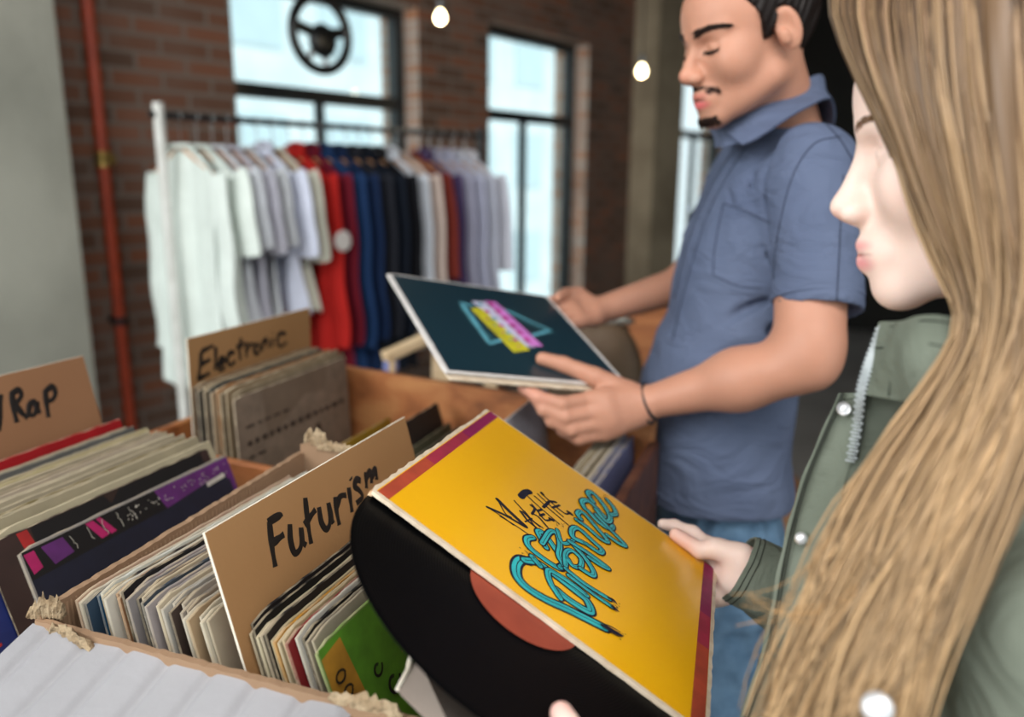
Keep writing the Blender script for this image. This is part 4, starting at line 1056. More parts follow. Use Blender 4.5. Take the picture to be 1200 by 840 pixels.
for pts, w in (([(600, 735), (650, 765), (700, 790)], 22), ([(630, 600), (655, 612), (672, 628)], 14), ([(645, 640), (665, 655), (684, 670)], 12), ([(590, 725), (640, 742), (690, 770)], 6)):
    it += ribbon(YA, pts, w, M_tink, .0031, 560, 560, 4.2, taper=True)
for k in range(46):
    cx, cy = [(690, 780), (672, 640), (390, 245), (225, 370), (610, 95)][k % 5]; x = cx + rng.normal(0, 14); y = cy + rng.normal(0, 10); it += ribbon(YA, [(x, y), (x + 5, y + 4)], rng.uniform(2, 4), M_tink, .0032, 560, 560, 4.2)
prints('lettering', ya, it)

# vinyl record slipping out of the sleeve
def vinyl_mat():
    m, t, b = new_mat('black vinyl grooves')
    tcn = t.nodes.new('ShaderNodeTexCoord'); ln = t.nodes.new('ShaderNodeVectorMath'); ln.operation = 'LENGTH'; t.links.new(tcn.outputs['Object'], ln.inputs[0])
    mu = t.nodes.new('ShaderNodeMath'); mu.operation = 'MULTIPLY'; mu.inputs[1].default_value = 2600; t.links.new(ln.outputs['Value'], mu.inputs[0])
    si = t.nodes.new('ShaderNodeMath'); si.operation = 'SINE'; t.links.new(mu.outputs[0], si.inputs[0])
    bp = t.nodes.new('ShaderNodeBump'); bp.inputs['Strength'].default_value = .25; bp.inputs['Distance'].default_value = .0003; t.links.new(si.outputs[0], bp.inputs['Height']); t.links.new(bp.outputs[0], b.inputs['Normal'])
    b.inputs['Base Color'].default_value = (*lin('#060607'), 1); b.inputs['Roughness'].default_value = .38; b.inputs['Specular IOR Level'].default_value = .06
    return m
M_vin = vinyl_mat(); M_lab = mat('orange paper label', '#9a432d', .7, '#8c3a27', 30)
dN = unit(YA.N + YA.X * -.012 + YA.Y * .016); dX = unit(YA.X - dN * (YA.X @ dN)); dY = np.cross(dN, dX); dO = YA.p(.150, .012, -.0046)
vr = frame_empty('vinyl_record', dO, dX, dY, dN, 'black vinyl record with an orange label sliding out of the yellow sleeve', 'record')
prof = [(.0036, -.0008), (.0036, .0008), (.047, .0008), (.052, .0004), (.056, .0006), (.1455, .0006), (.1475, .0009), (.150, .0002), (.150, -.0004), (.147, -.0009), (.052, -.0006)]
q = MB(); n = 160; Vv = []; Ff = []
for r_, z in prof:
    for k in range(n): a = 2 * np.pi * k / n; Vv.append((r_ * math.cos(a), r_ * math.sin(a), z))
for i in range(len(prof)):
    j = (i + 1) % len(prof)
    for k in range(n): l = (k + 1) % n; Ff.append((i * n + k, j * n + k, j * n + l, i * n + l))
q.add(Vv, Ff); auto_smooth(q.build('disc', M_vin, vr, local=True), 40)
q = MB(); n = 64; a = np.linspace(0, 2 * np.pi, n, endpoint=False); V = [(r_ * math.cos(t), r_ * math.sin(t), .00105) for r_ in (.0038, .0498) for t in a]
q.add(V, [(k, n + k, n + (k + 1) % n, (k + 1) % n) for k in range(n)]); q.build('label', M_lab, vr, local=True)

# dark album held by the man
M_dk = mat('dark blue green print', '#16303b', .35, '#122a35', 3, coat=.2); M_whb = mat('white album border', '#ded9d6', .5, '#d2ccc8', 30)
M_lteal = flat('pale teal print', '#5b9fb0', .4); M_ylp = flat('yellow print', '#c9bf25', .4); M_pkp = flat('pink print', '#d47fd0', .4); M_pkd = flat('deep pink print', '#b8328c', .4); M_lil = flat('lilac white print', '#c9c6dd', .4); M_dteal = flat('dim teal print', '#24505a', .4)
ka = frame_empty('album_cover', KA.O, KA.X, KA.Y, KA.N, 'dark blue green album with pink and yellow artwork held by the man', 'album')
V, F = prism(cover_edge(5, jag=.0003), -.003, .0012); mesh('cover_board', V, F, M_whb, ka, local=True)
it = [(M_dk, [(.007, .003), (LS - .006, .003), (LS - .006, LS - .004), (.007, LS - .004)], .0014)]
def kz(pts): return [tuple(KA.px(520 + x / 6, 330 + y / 6)) for x, y in pts]
def ccw(p):
    a = sum(p[i][0] * p[(i + 1) % len(p)][1] - p[(i + 1) % len(p)][0] * p[i][1] for i in range(len(p))); return p if a > 0 else p[::-1]
for pts, w, m in (([(480, 220), (600, 290), (740, 350)], 60, M_dteal), ([(150, 200), (240, 320), (330, 420)], 60, M_dteal), ([(120, 155), (320, 440)], 26, M_lteal), ([(320, 440), (440, 405)], 24, M_lteal), ([(120, 155), (200, 175)], 22, M_lteal), ([(420, 200), (745, 345)], 20, M_lteal), ([(745, 348), (620, 385)], 24, M_lteal)):
    it += ribbon(KA, pts, w, m, .0015 if m is M_dteal else .0016, 520, 330, 6)
it.append((M_ylp, ccw(kz([(185, 195), (255, 188), (605, 488), (490, 505)])), .0018)); it.append((M_lil, ccw(kz([(190, 140), (290, 150), (640, 470), (560, 460)])), .0017)); it.append((M_pkp, ccw(kz([(285, 140), (365, 150), (695, 460), (610, 462)])), .0019))
for k in range(6):
    u = k / 6; ax, ay = 300 + u * 300, 150 + u * 300
    it.append((M_pkd, ccw(kz([(ax, ay), (ax + 34, ay - 2), (ax + 62, ay + 30), (ax + 22, ay + 28)])), .0020)); it.append((M_pkd if k % 2 else M_lteal, ccw(kz([(ax - 70, ay + 8), (ax - 40, ay + 6), (ax - 25, ay + 26), (ax - 60, ay + 24)])), .0019))
    ax, ay = 215 + u * 330, 200 + u * 290; it.append((flat('olive print', '#8f8a1a', .4) if k == 0 else it[-1][0], ccw(kz([(ax + 20, ay + 14), (ax + 40, ay + 14), (ax + 46, ay + 22), (ax + 28, ay + 22)])), .0020))
prints('cover_print', ka, it)
# cream inner sleeve showing beneath the dark album
is_ = frame_empty('inner_sleeve', KA.p(.006, -.008, -.0075), KA.X, KA.Y, KA.N, 'cream paper sleeve held flat underneath the dark album', 'record sleeve')
V, F = prism(cover_edge(6, L=.30), -.0015, .0015); mesh('paper', V, F, M_cream, is_, local=True)

# ================================================================ people
def bvec(*a): return np.array(a, float)
class HF:
    """head frame: x = the person's right, y = forward, z = up"""
    def __init__(s, O, fwd, up, sc=1.0, tilt=0):
        s.y = unit(fwd); s.x = unit(np.cross(s.y, up)); s.z = np.cross(s.x, s.y); s.O = np.asarray(O, float); s.s = sc; s.R = np.stack([s.x, s.y, s.z], 1)
    def p(s, x, y, z): return s.O + s.s * (s.x * x + s.y * y + s.z * z)
    def loc(s, P): return (P - s.O) @ s.R / s.s
def head_prims(H, male=True):
    s = H.s; P = []
    def E(c, r, k=.012, op='u', R=None): P.append(ell(H.p(*c), np.array(r) * s, H.R if R is None else H.R @ R, k * s, op))
    def Cp(a, b, ra, rb=None, k=.010, op='u'): P.append(cap(H.p(*a), H.p(*b), ra * s, (ra if rb is None else rb) * s, k * s, op))
    E((0, -.008, .045), (.0755, .096, .080)); E((0, .030, .036), (.064, .062, .064), .02)
    E((0, .034, -.018), (.060, .056, .066), .02); E((0, .040, -.058), (.044, .048, .042), .02)
    jw = .047 if male else .042
    for x in (-1, 1):
        Cp((jw * x, .004, -.052), (.014 * x, .072, -.088), .017 if male else .014, .014, .022)
        E((.044 * x, .056, -.018), (.022, .028, .026), .022)
    E((0, .078, -.091), (.019, .016, .016), .016)
    # nose
    nz_ = 0 if male else -.0035; Cp((0, .086, .014), (0, .1095 + nz_, -.022), .0062, .0090 + nz_ * .4, .010); E((0, .1110 + nz_, -.0265), (.0095 + nz_ * .4, .0105, .0088 + nz_ * .4), .006)
    for x in (-1, 1): E((.0115 * x, .1015, -.0315), (.0068, .0095, .0068), .005)
    E((0, .098, -.030), (.012, .012, .012), .012)
    # brow and sockets
    for x in (-1, 1):
        Cp((.012 * x, .0855, .026), (.046 * x, .066, .026), .0085 if male else .006, .008, .012)
        E((.031 * x, .0960, .006), (.018, .0175, .0115), .010, 's'); E((.031 * x, .0715, .0050), (.0135, .0135, .0125), .003); Cp((.020 * x, .0835, .0105), (.043 * x, .0790, .0095), .0011, .0011, .003, 's')
        E((.0065 * x, .1035, -.0385), (.0032, .0045, .0030), .002, 's')
    # mouth
    E((0, .083, -.062), (.026, .018, .020), .012)
    for x in (-1, 1):
        Cp((.0255 * x, .0805, -.0625), (.004 * x, .0965, -.0575), .0036, .0058 if male else .0068, .004); Cp((.0230 * x, .0815, -.0655), (.0 * x, .0945, -.0695), .0042, .0072 if male else .0084, .005)
    for x in (-1, 1): Cp((.0245 * x, .0835, -.0635), (.0130 * x, .0945, -.0630), .0012, .0014, .002, 's'); Cp((.0130 * x, .0945, -.0630), (0, .1015, -.0630), .0014, .0016, .002, 's')
    # ears
    for x in (-1, 1):
        Re = np.array(Matrix.Rotation(math.radians(-14), 3, 'X')) @ np.array(Matrix.Rotation(math.radians(22 * x), 3, 'Z'))
        E((.0795 * x, -.012, .004), (.0058, .0185, .0310), .006, 'u', Re); E((.0840 * x, -.006, .007), (.0055, .0110, .0190), .003, 's', Re); E((.0815 * x, -.004, -.006), (.0045, .008, .012), .004, 'u', Re)
    return P
def hand_prims(wrist, mcps, fingers, thumb, rw, rf=.0085, kp=.010):
    """wrist point, knuckle points, finger joint chains from each knuckle, thumb chain from its root"""
    P = []; w = np.asarray(wrist, float)
    for i, m in enumerate(mcps):
        P.append(cap(w * .75 + m * .25 + (mcps[i] - np.mean(mcps, 0)) * .35, m, rw * .62, rf * 1.28, .016))
    for a, b in zip(mcps[:-1], mcps[1:]): P.append(cap(a * .8 + w * .2, b * .8 + w * .2, rf * 1.25, None, .014))
    for m, ch in zip(mcps, fingers):
        pts = [m] + list(ch); r = [rf * 1.1, rf * 1.02, rf * .92, rf * .80]
        for j in range(len(pts) - 1): P.append(cap(pts[j], pts[j + 1], r[j], r[j + 1], .005))
    r = [rf * 1.9, rf * 1.45, rf * 1.18, rf * .98]
    for j in range(len(thumb) - 1): P.append(cap(thumb[j], thumb[j + 1], r[j], r[min(j + 1, 3)], .008 if j == 0 else .004))
    P.append(cap(w, thumb[0] * .5 + w * .5, rw * .85, rf * 1.7, .015))
    return P
def paint(V, base, rules):
    c = np.tile(np.array(lin(base)), (len(V), 1))
    for f, colr, amt in rules:
        m = np.clip(f(V), 0, 1)[:, None] * amt; c = c * (1 - m) + np.array(lin(colr)) * m
    return c
def nrm(V, c, r): return np.clip(1.6 - 1.6 * (((V - np.array(c)) / np.array(r)) ** 2).sum(1) ** .5, 0, 1)
M_skin = mat_attr('skin', .48, sss=.12, spec=.35, bump=.08, bscale=350, nscale=30, namt=.07)
# ---------------------------------------------------------------- the man
mF = unit([-.99, .08, 0]); mL = np.cross(ZZ, mF)
man = empty('person', (.37, 1.33, 0), 'person with dark hair in a blue short sleeved shirt looking down at the dark album', 'person')
hd_ = unit([-.95, -.31, 0]); hup = unit(ZZ + hd_ * .27); hf = unit(hd_ - ZZ * .27)
HM = HF([.345, 1.250, 1.717], hf, hup, 1.0)
SL = at(953, 192, 1.15); EL = at(948, 424, 1.10); WL = KA.p(.318, -.040, -.004)
SR = SL - mL * .36 + mF * .02; ER = bvec(.36, 1.60, 1.315); WR = KA.p(.425, .305, -.012)
CB = bvec(.415, 1.36, 0)
P = head_prims(HM)
nb = SL * .5 + SR * .5
P += [cap(HM.p(0, -.022, -.04), bvec(nb[0] + .015, nb[1], 1.575), .054, .060, .03)]
P += [stack([(.98, .375, 1.345, .085, .12), (1.2, .375, 1.35, .085, .11), (1.42, .405, 1.36, .08, .105), (1.53, .415, 1.36, .06, .12), (1.56, .415, 1.36, .05, .10)], mF, mL, .03)]
P += [cap(SL - ZZ * .01, EL + (SL - EL) * .12, .040, .043, .015), cap(EL + (SL - EL) * .33, EL + (SL - EL) * .15, .045, .043, .02), cap(EL, WL + (EL - WL) * .60, .042, .041, .03), cap(WL + (EL - WL) * .6, WL, .040, .0235, .03)]
P += [cap(SR - ZZ * .01, ER, .045, .040, .03), cap(ER, WR, .040, .025, .03)]
kp = KA.p
P += hand_prims(WL, [kp(.230, -.030, -.008), kp(.234, -.044, -.022), kp(.243, -.053, -.036), kp(.256, -.056, -.050)],
    [[kp(.180, -.034, -.018), kp(.150, -.016, -.0205), kp(.132, .004, -.0195)], [kp(.186, -.046, -.033), kp(.158, -.028, -.034), kp(.145, -.004, -.0215)],
     [kp(.198, -.055, -.048), kp(.172, -.038, -.046), kp(.160, -.012, -.0260)], [kp(.214, -.058, -.060), kp(.192, -.044, -.056), kp(.182, -.020, -.034)]],
    [kp(.292, -.020, .002), kp(.247, .004, .010), kp(.203, .030, .0125), kp(.172, .044, .0115)], .029, .0104)
P += hand_prims(WR, [kp(.352, .325, -.006), kp(.350, .303, -.012), kp(.352, .282, -.018), kp(.358, .262, -.022)],
    [[kp(.310, .330, -.022), kp(.285, .318, -.022), kp(.265, .305, -.0205)], [kp(.305, .304, -.026), kp(.278, .296, -.023), kp(.258, .288, -.0205)],
     [kp(.308, .280, -.028), kp(.282, .272, -.024), kp(.262, .268, -.0205)], [kp(.318, .258, -.030), kp(.296, .250, -.026), kp(.280, .248, -.0205)]],
    [kp(.395, .335, .004), kp(.362, .328, .004), kp(.344, .312, .008), kp(.326, .296, .010)], .027, .0088)
V, Fq = nets(P, .0026); V = relax(V, Fq, 2, .4)
from mathutils.bvhtree import BVHTree
BV_M = BVHTree.FromPolygons([tuple(v) for v in V], [tuple(int(i) for i in f) for f in Fq])
Lc = HM.loc(V)
stub = lambda L: nrm(Lc, (0, .045, -.085), (.065, .065, .042)) * .8
rules = [(lambda V: nrm(Lc, (0, .078, -.092), (.10, .075, .035)), '#8d6a58', .25), (lambda V: nrm(Lc, (0, .0975, -.0575), (.029, .018, .0065)), '#b9655c', .75), (lambda V: nrm(Lc, (0, .0955, -.0695), (.027, .018, .0085)), '#cf5a62', .9),
         (lambda V: nrm(Lc, (0, .098, -.0632), (.023, .014, .0022)), '#4a1d1c', .9),
         (lambda V: nrm(Lc, (.048, .066, -.02), (.02, .02, .016)), '#d88a74', .25), (lambda V: nrm(Lc, (.0, .115, -.026), (.016, .016, .014)), '#dd8f78', .3), (lambda V: nrm(Lc, (.085, -.012, .006), (.02, .028, .036)), '#d98668', .3),
         (lambda V: nrm(Lc, (.031, .0815, -.0005), (.0155, .010, .0018)), '#1c100c', .9), (lambda V: nrm(Lc, (-.031, .0815, -.0005), (.0155, .010, .0018)), '#1c100c', .9),
         (lambda V: nrm(V, kp(.13, .0, -.02), (.06, .06, .03)), '#e09a88', .3)]
mesh('body', V, Fq, M_skin, man, smooth=True, colors=paint(V, '#bd8870', rules))

# hair: cap over the skull cut at the hairline
M_mhair = mat_attr('dark hair', .38, spec=.15, nscale=8, namt=.3)
def scalp(Hd, off, line, seed):
    rr = np.array([.0755, .096, .080]) + off; c = np.array([0, -.008, .045])
    def f(p):
        q = Hd.loc(p); d = q - c; k0 = np.linalg.norm(d / rr, axis=1); k1 = np.linalg.norm(d / (rr * rr), axis=1) + 1e-9; e = k0 * (k0 - 1) / k1
        e = e - .0022 * np.sin(q[:, 0] * 210 + 30 * q[:, 2]) * np.sin(q[:, 1] * 160 + q[:, 2] * 60) - .0015 * np.sin(q[:, 1] * 420 + q[:, 2] * 260)
        hl = np.interp(q[:, 1], line[:, 0], line[:, 1]) - q[:, 2]
        return np.maximum(e, hl + .002 * np.sin(q[:, 0] * 500)) * Hd.s
    return P_(f, Hd.p(*c), .125 * Hd.s)
line = np.array([(-.12, -.05), (-.085, -.058), (-.05, -.045), (-.035, -.01), (-.025, .030), (.003, .036), (.006, .000), (.020, -.002), (.026, .030), (.040, .052), (.055, .080), (.085, .100), (.12, .104)])
V, Fq = nets([scalp(HM, np.array([.0075, .010, .018]), line, 1)], .0022)
hairm = mesh('hair', V, Fq, M_mhair, man, smooth=True, colors=np.tile(lin('#1d1614'), (len(V), 1)))
# brows, moustache and chin beard from short tapered strands on the skin
def strands(name, parent, Hd, roots, dirs, L, r, colr, m=M_mhair, bend=0, bv=None):
    q = MB()
    for p, d in zip(roots, dirs):
        if bv is not None:
            hit = bv.ray_cast(Vector(Hd.p(p[0] * 1.3, .20, p[2])), Vector(Hd.p(p[0], p[1] - .03, p[2]) - Hd.p(p[0] * 1.3, .20, p[2])).normalized())
            if hit[0] is not None: p = Hd.loc(np.array(hit[0])) - np.array([0, .0006, 0])
        p = np.array(p); d = unit(d); l = L * rng.uniform(.7, 1.2); pts = [Hd.p(*(p + d * l * u + np.array([0, 0, -bend]) * u * u)) for u in (0, .5, 1)]
        q.tube(pts, np.array([1, .8, .25]) * r * Hd.s, 4)
    o = q.build(name, m, parent, smooth=True)
    a = o.data.color_attributes.new('col', 'FLOAT_COLOR', 'POINT'); c = np.ones((len(o.data.vertices), 4), np.float32); c[:, :3] = lin(colr); a.data.foreach_set('color', c.ravel()); return o
for x in (1, -1):
    R_, D_ = [], []
    for k in range(230):
        u = rng.uniform(0, 1); h = rng.uniform(-1, 1) * (.0055 * (1 - .6 * u)); px_ = .010 + .044 * u
        R_.append((px_ * x, .0935 - .014 * u - .016 * u * u, .024 + .006 * math.sin(u * 2.6) + h)); D_.append((x * .9, -.45 * u, .35 - .6 * u))
    strands('eyebrow', man, HM, R_, D_, .009, .0010, '#2a1c18', bv=BV_M)
for x in (1, -1):
    R_, D_ = [], []
    for k in range(160):
        u = rng.uniform(-1, 1); R_.append(((.031 + .0150 * u) * x, .085, -.0005 + .0022 * u * u)); D_.append((x * .3 * u, .8, -.7))
    strands('eyelashes', man, HM, R_, D_, .0055, .0006, '#1a100d', bv=BV_M)
R_, D_ = [], []
for k in range(360):
    x = rng.uniform(-1, 1); R_.append((.030 * x, .1000 - .0125 * x * x + .0008, -.0455 - .008 * abs(x) ** 1.6 + rng.uniform(-.0035, .0035))); D_.append((x * .8, .10, -.75))
strands('moustache', man, HM, R_, D_, .0065, .0007, '#2b1c17', bv=BV_M)
R_, D_ = [], []
for k in range(420):
    a = rng.uniform(-1, 1); t = rng.uniform(0, .6); R_.append((.022 * a, .0925 - .010 * a * a - .018 * t, -.088 - .019 * t)); D_.append((a * .4, .35, -.8))
strands('chin_beard', man, HM, R_, D_, .0065, .0007, '#2b1c17', bv=BV_M)

# shirt
M_shirt, _t, _b = new_mat('blue chambray cloth')
_tc = _t.nodes.new('ShaderNodeTexCoord'); _n = _t.nodes.new('ShaderNodeTexNoise'); _n.inputs['Scale'].default_value = 5; _n.inputs['Detail'].default_value = 6; _t.links.new(_tc.outputs['Object'], _n.inputs['Vector'])
_r = _t.nodes.new('ShaderNodeValToRGB'); _r.color_ramp.elements[0].color = (*lin('#535d76'), 1); _r.color_ramp.elements[1].color = (*lin('#5d677f'), 1); _r.color_ramp.elements[0].position = .35; _r.color_ramp.elements[1].position = .65
_t.links.new(_n.outputs['Fac'], _r.inputs[0]); _t.links.new(_r.outputs[0], _b.inputs['Base Color']); _b.inputs['Roughness'].default_value = .85; _b.inputs['Specular IOR Level'].default_value = .2
_w = _t.nodes.new('ShaderNodeTexNoise'); _w.inputs['Scale'].default_value = 9; _w.inputs['Detail'].default_value = 3; _w.inputs['Distortion'].default_value = 1.2
_mp = _t.nodes.new('ShaderNodeMapping'); _mp.inputs['Scale'].default_value = (1, 1, 2.2); _mp.inputs['Rotation'].default_value = (0, .6, .2); _t.links.new(_tc.outputs['Object'], _mp.inputs[0]); _t.links.new(_mp.outputs[0], _w.inputs['Vector'])
_bp = _t.nodes.new('ShaderNodeBump'); _bp.inputs['Strength'].default_value = .55; _bp.inputs['Distance'].default_value = .03; _t.links.new(_w.outputs['Fac'], _bp.inputs['Height']); _t.links.new(_bp.outputs[0], _b.inputs['Normal'])
def folds(p):
    q = (p - CB); z = p[:, 2]; f = q @ mF; l = q @ mL
    return .0035 * np.sin(16 * z + 22 * f + 5 * np.sin(9 * z)) * np.clip((1.40 - z) * 5, 0, 1) + .002 * np.sin(38 * z - 30 * f + 2 * np.sin(20 * z))
P = [stack([(.990, .357, 1.345, .135, .185), (1.06, .351, 1.345, .134, .182), (1.18, .362, 1.35, .128, .178), (1.30, .392, 1.355, .120, .182), (1.42, .412, 1.36, .118, .185), (1.50, .420, 1.362, .098, .178), (1.555, .425, 1.365, .078, .135), (1.590, .418, 1.355, .070, .088), (1.615, .412, 1.345, .066, .070)], mF, mL, .03, power=2.3)]
sh_end = at(958, 352, 1.115)
P += [cap(SL + mL * .0 - ZZ * .004, SL * .55 + sh_end * .45, .062, .060, .035), cap(SL * .5 + sh_end * .5, sh_end, .060, .060, .02)]
seR = SR * .35 + ER * .65
P += [cap(SR, seR, .062, .058, .035)]
# cut the sleeve ends flat
def half(p0, n, c, r, k=.002):
    p0 = np.asarray(p0, float); n = unit(n)
    return P_(lambda p: np.maximum(-((p - p0) @ n), np.linalg.norm(p - np.asarray(c), axis=1) - r), c, r, k, 's')
ax = unit(sh_end - SL); P += [half(sh_end - ax * .0, ax, sh_end + ax * .075, .083)]
axr = unit(seR - SR); P += [half(seR, axr, seR + axr * .075, .083)]
# deep creases between the arm and the belly
for a, b, r in ((at(800, 402, 1.215), at(900, 350, 1.20), .006), (at(905, 385, 1.20), at(845, 425, 1.215), .006), (at(880, 205, 1.20), at(905, 300, 1.175), .005), (at(898, 150, 1.17), at(905, 290, 1.15), .0055), (at(790, 470, 1.24), at(760, 540, 1.25), .006)):
    P.append(cap(a, b, r, r * .4, .014, 's'))
V, Fq = nets(P, .0036, extra=folds); V = relax(V, Fq, 2, .5)
shirt_o = mesh('shirt', V, Fq, M_shirt, man, smooth=True)
BV_S = BVHTree.FromPolygons([tuple(v) for v in V], [tuple(int(i) for i in f) for f in Fq])
M_seam_shade = mat('shirt seam thread', '#2a3144', .9, '#30384c', 60)
def seam_and_shade(pts, r=.0008):
    out = []
    for px_, py_ in catmull(np.array(pts, float), 40):
        h = BV_S.ray_cast(Vector(CC), Vector(ray(px_, py_)).normalized())
        if h[0] is not None and (not out or np.linalg.norm(np.array(h[0]) - out[-1]) < .05): out.append(np.array(h[0]) + np.array(h[1]) * .0008 * (1 if np.dot(np.array(h[1]), CC - np.array(h[0])) > 0 else -1))
    if len(out) > 3: s_ = MB(); s_.tube(np.array(out), r, 5); s_.build('seam_and_shade', M_seam_shade, shirt_o, smooth=True)
for pts in ([(940, 124), (962, 140), (985, 165), (1000, 190)], [(985, 160), (955, 168), (932, 200), (918, 245), (909, 295), (906, 350)], [(872, 176), (848, 214), (828, 256), (814, 300), (800, 350), (788, 400)], [(858, 178), (836, 214), (817, 254), (802, 300), (790, 350)],
            [(848, 238), (880, 250), (903, 262)], [(848, 238), (838, 290), (836, 322)], [(836, 322), (862, 334), (892, 338)], [(988, 205), (984, 280), (980, 360)], [(913, 352), (960, 358), (1008, 360)]): seam_and_shade(pts)  # vertical sleeve line is added where its back turns to shade, no stitching
ring_later = (sh_end, ax)
M_shirt2 = M_shirt
def ring_band(name, c, axis, r, w, t, m, parent, seg=48, sx=1):
    q = MB(); prof = [(r, -w / 2), (r + t, -w / 2), (r + t, w / 2), (r, w / 2), (r, -w / 2)]; q.lathe(prof, c, axis, seg); o = q.build(name, m, parent); auto_smooth(o, 40); return o
# collar: stand and folded leaf around the neck
def collar_strip(name, pts_in, pts_out, t, m, parent, n=40):
    A = catmull(pts_in, n); B = catmull(pts_out, n); q = MB(); V = []; F = []
    for i in range(n):
        nn = unit(np.cross(B[i] - A[i], (A[min(i + 1, n - 1)] - A[max(i - 1, 0)]) + 1e-9))
        for j, u in enumerate((0, .35, .7, 1)):
            p = A[i] * (1 - u) + B[i] * u + nn * .004 * math.sin(u * 3.14); V += [p + nn * t / 2, p - nn * t / 2]
    for i in range(n - 1):
        for j in range(3):
            a = i * 8 + j * 2; F.append((a, a + 2, a + 10, a + 8)); F.append((a + 1, a + 9, a + 11, a + 3))
        F.append((i * 8, i * 8 + 8, i * 8 + 9, i * 8 + 1)); F.append((i * 8 + 6, i * 8 + 7, i * 8 + 15, i * 8 + 14))
    F.append((0, 1, 3, 2)); F.append((2, 3, 5, 4)); F.append((4, 5, 7, 6)); e = (n - 1) * 8; F.append((e, e + 2, e + 3, e + 1)); F.append((e + 2, e + 4, e + 5, e + 3)); F.append((e + 4, e + 6, e + 7, e + 5))
    q.add(V, F); return auto_smooth(q.build(name, m, parent), 45)
nc = bvec(.418, 1.345, 1.60)
def nk(f, l, z): return bvec(nc[0], nc[1], 0) + mF * f + mL * l + ZZ * z
collar_strip('collar', [nk(.060, -.040, 1.560), nk(.020, -.066, 1.600), nk(-.045, -.050, 1.640), nk(-.075, .0, 1.648), at(962, 88, 1.235), at(935, 99, 1.200), at(908, 112, 1.185), at(884, 123, 1.185), at(858, 138, 1.20), at(842, 145, 1.215)],
             [nk(.090, -.070, 1.520), nk(.035, -.096, 1.565), nk(-.060, -.078, 1.600), nk(-.095, .0, 1.600), at(974, 116, 1.20), at(944, 127, 1.158), at(918, 142, 1.145), at(897, 156, 1.142), at(880, 166, 1.150), at(870, 170, 1.160)], .0035, M_shirt, man)
collar_strip('collar_stand', [at(905, 118, 1.195), at(870, 136, 1.195), at(842, 147, 1.215), at(832, 152, 1.26)], [at(905, 150, 1.175), at(876, 164, 1.18), at(850, 172, 1.205), at(838, 172, 1.25)], .003, M_shirt, man)
# placket and buttons down the front
q = MB(); pl = [nk(.098, -.004, 1.535), nk(.120, -.004, 1.46), nk(.128, -.004, 1.38), nk(.136, -.004, 1.28), nk(.150, -.004, 1.16), nk(.162, -.004, 1.03), nk(.163, -.004, .965)]
for k, p in enumerate([nk(.124, .004, 1.47), nk(.131, .004, 1.375), nk(.142, .004, 1.275), nk(.156, .004, 1.165)]):
    b = MB(); b.lathe([(.0055, 0), (.0055, .002), (.004, .0028), (.001, .0022)], p, mF, 14); b.build('button', mat('shirt button', '#55607c', .4, '#4a5570', 30) if k == 0 else bpy.data.materials['shirt button'], man)
ring_band('sleeve_hem', sh_end - ax * .014, ax, .0585, .026, .0035, M_shirt, man)
# jeans and shoes
M_jean = mat('blue denim', '#64839f', .85, '#4e6c88', 30, 6, .3, 160)
P = [stack([(.80, .375, 1.345, .118, .165), (.90, .372, 1.345, .118, .170), (1.02, .365, 1.345, .112, .165)], mF, mL, .03)]
for l in (-1, 1):
    h_ = bvec(.375, 1.345, .84) + mL * .085 * l; kn = bvec(.36, 1.345, .48) + mL * .095 * l; an = bvec(.39, 1.345, .10) + mL * .10 * l
    P += [cap(h_, kn, .088, .062, .03), cap(kn, an, .062, .048, .03)]
V, Fq = nets(P, .006, extra=lambda p: .003 * np.sin(60 * p[:, 2] + 8 * np.sin(30 * p[:, 0]))); mesh('jeans', V, Fq, M_jean, man, smooth=True)
M_shoe = mat('dark shoe leather', '#2a2320', .5, '#1d1816', 20)
for l in (-1, 1):
    c = bvec(.36, 1.345, 0) + mL * .10 * l
    V, Fq = nets([ell(c + mF * .05 + ZZ * .042, (.135, .048, .042), np.stack([mF, mL, ZZ], 1)), cap(c - mF * .03 + ZZ * .05, c - mF * .03 + ZZ * .11, .045, .047, .02), P_(lambda p: p[:, 2] - .0, c, .4, .002, 's')], .006)
    mesh('shoe', V, Fq, M_shoe, man, smooth=True)
M_band = mat('black bracelet', '#101216', .6, '#1a1c20', 60)
wax = unit(EL - WL); bc_ = WL + wax * .012
q = MB(); t = np.linspace(0, 2 * np.pi, 40, endpoint=False); bx_ = unit(np.cross(wax, ZZ)); by_ = np.cross(wax, bx_)
q.tube(bc_ + np.outer(np.cos(t), bx_) * .0272 + np.outer(np.sin(t), by_) * .0275 + np.outer(np.sin(t) * .003, wax), .0028, 8, closed=True)
q.tube(bc_ + np.outer(np.cos(t), bx_) * .0285 + np.outer(np.sin(t), by_) * .0300 - wax * .006 + np.outer(-ZZ * .003, np.ones(40)).T, .0018, 8, closed=True)
q.build('bracelet', M_band, man, smooth=True)
# ---------------------------------------------------------------- the woman
wF = unit([-.93, .37, 0]); wL = np.cross(ZZ, wF)
wtilt = .20
wu = unit(ZZ + wF * wtilt); wf = unit(wF - ZZ * wtilt)
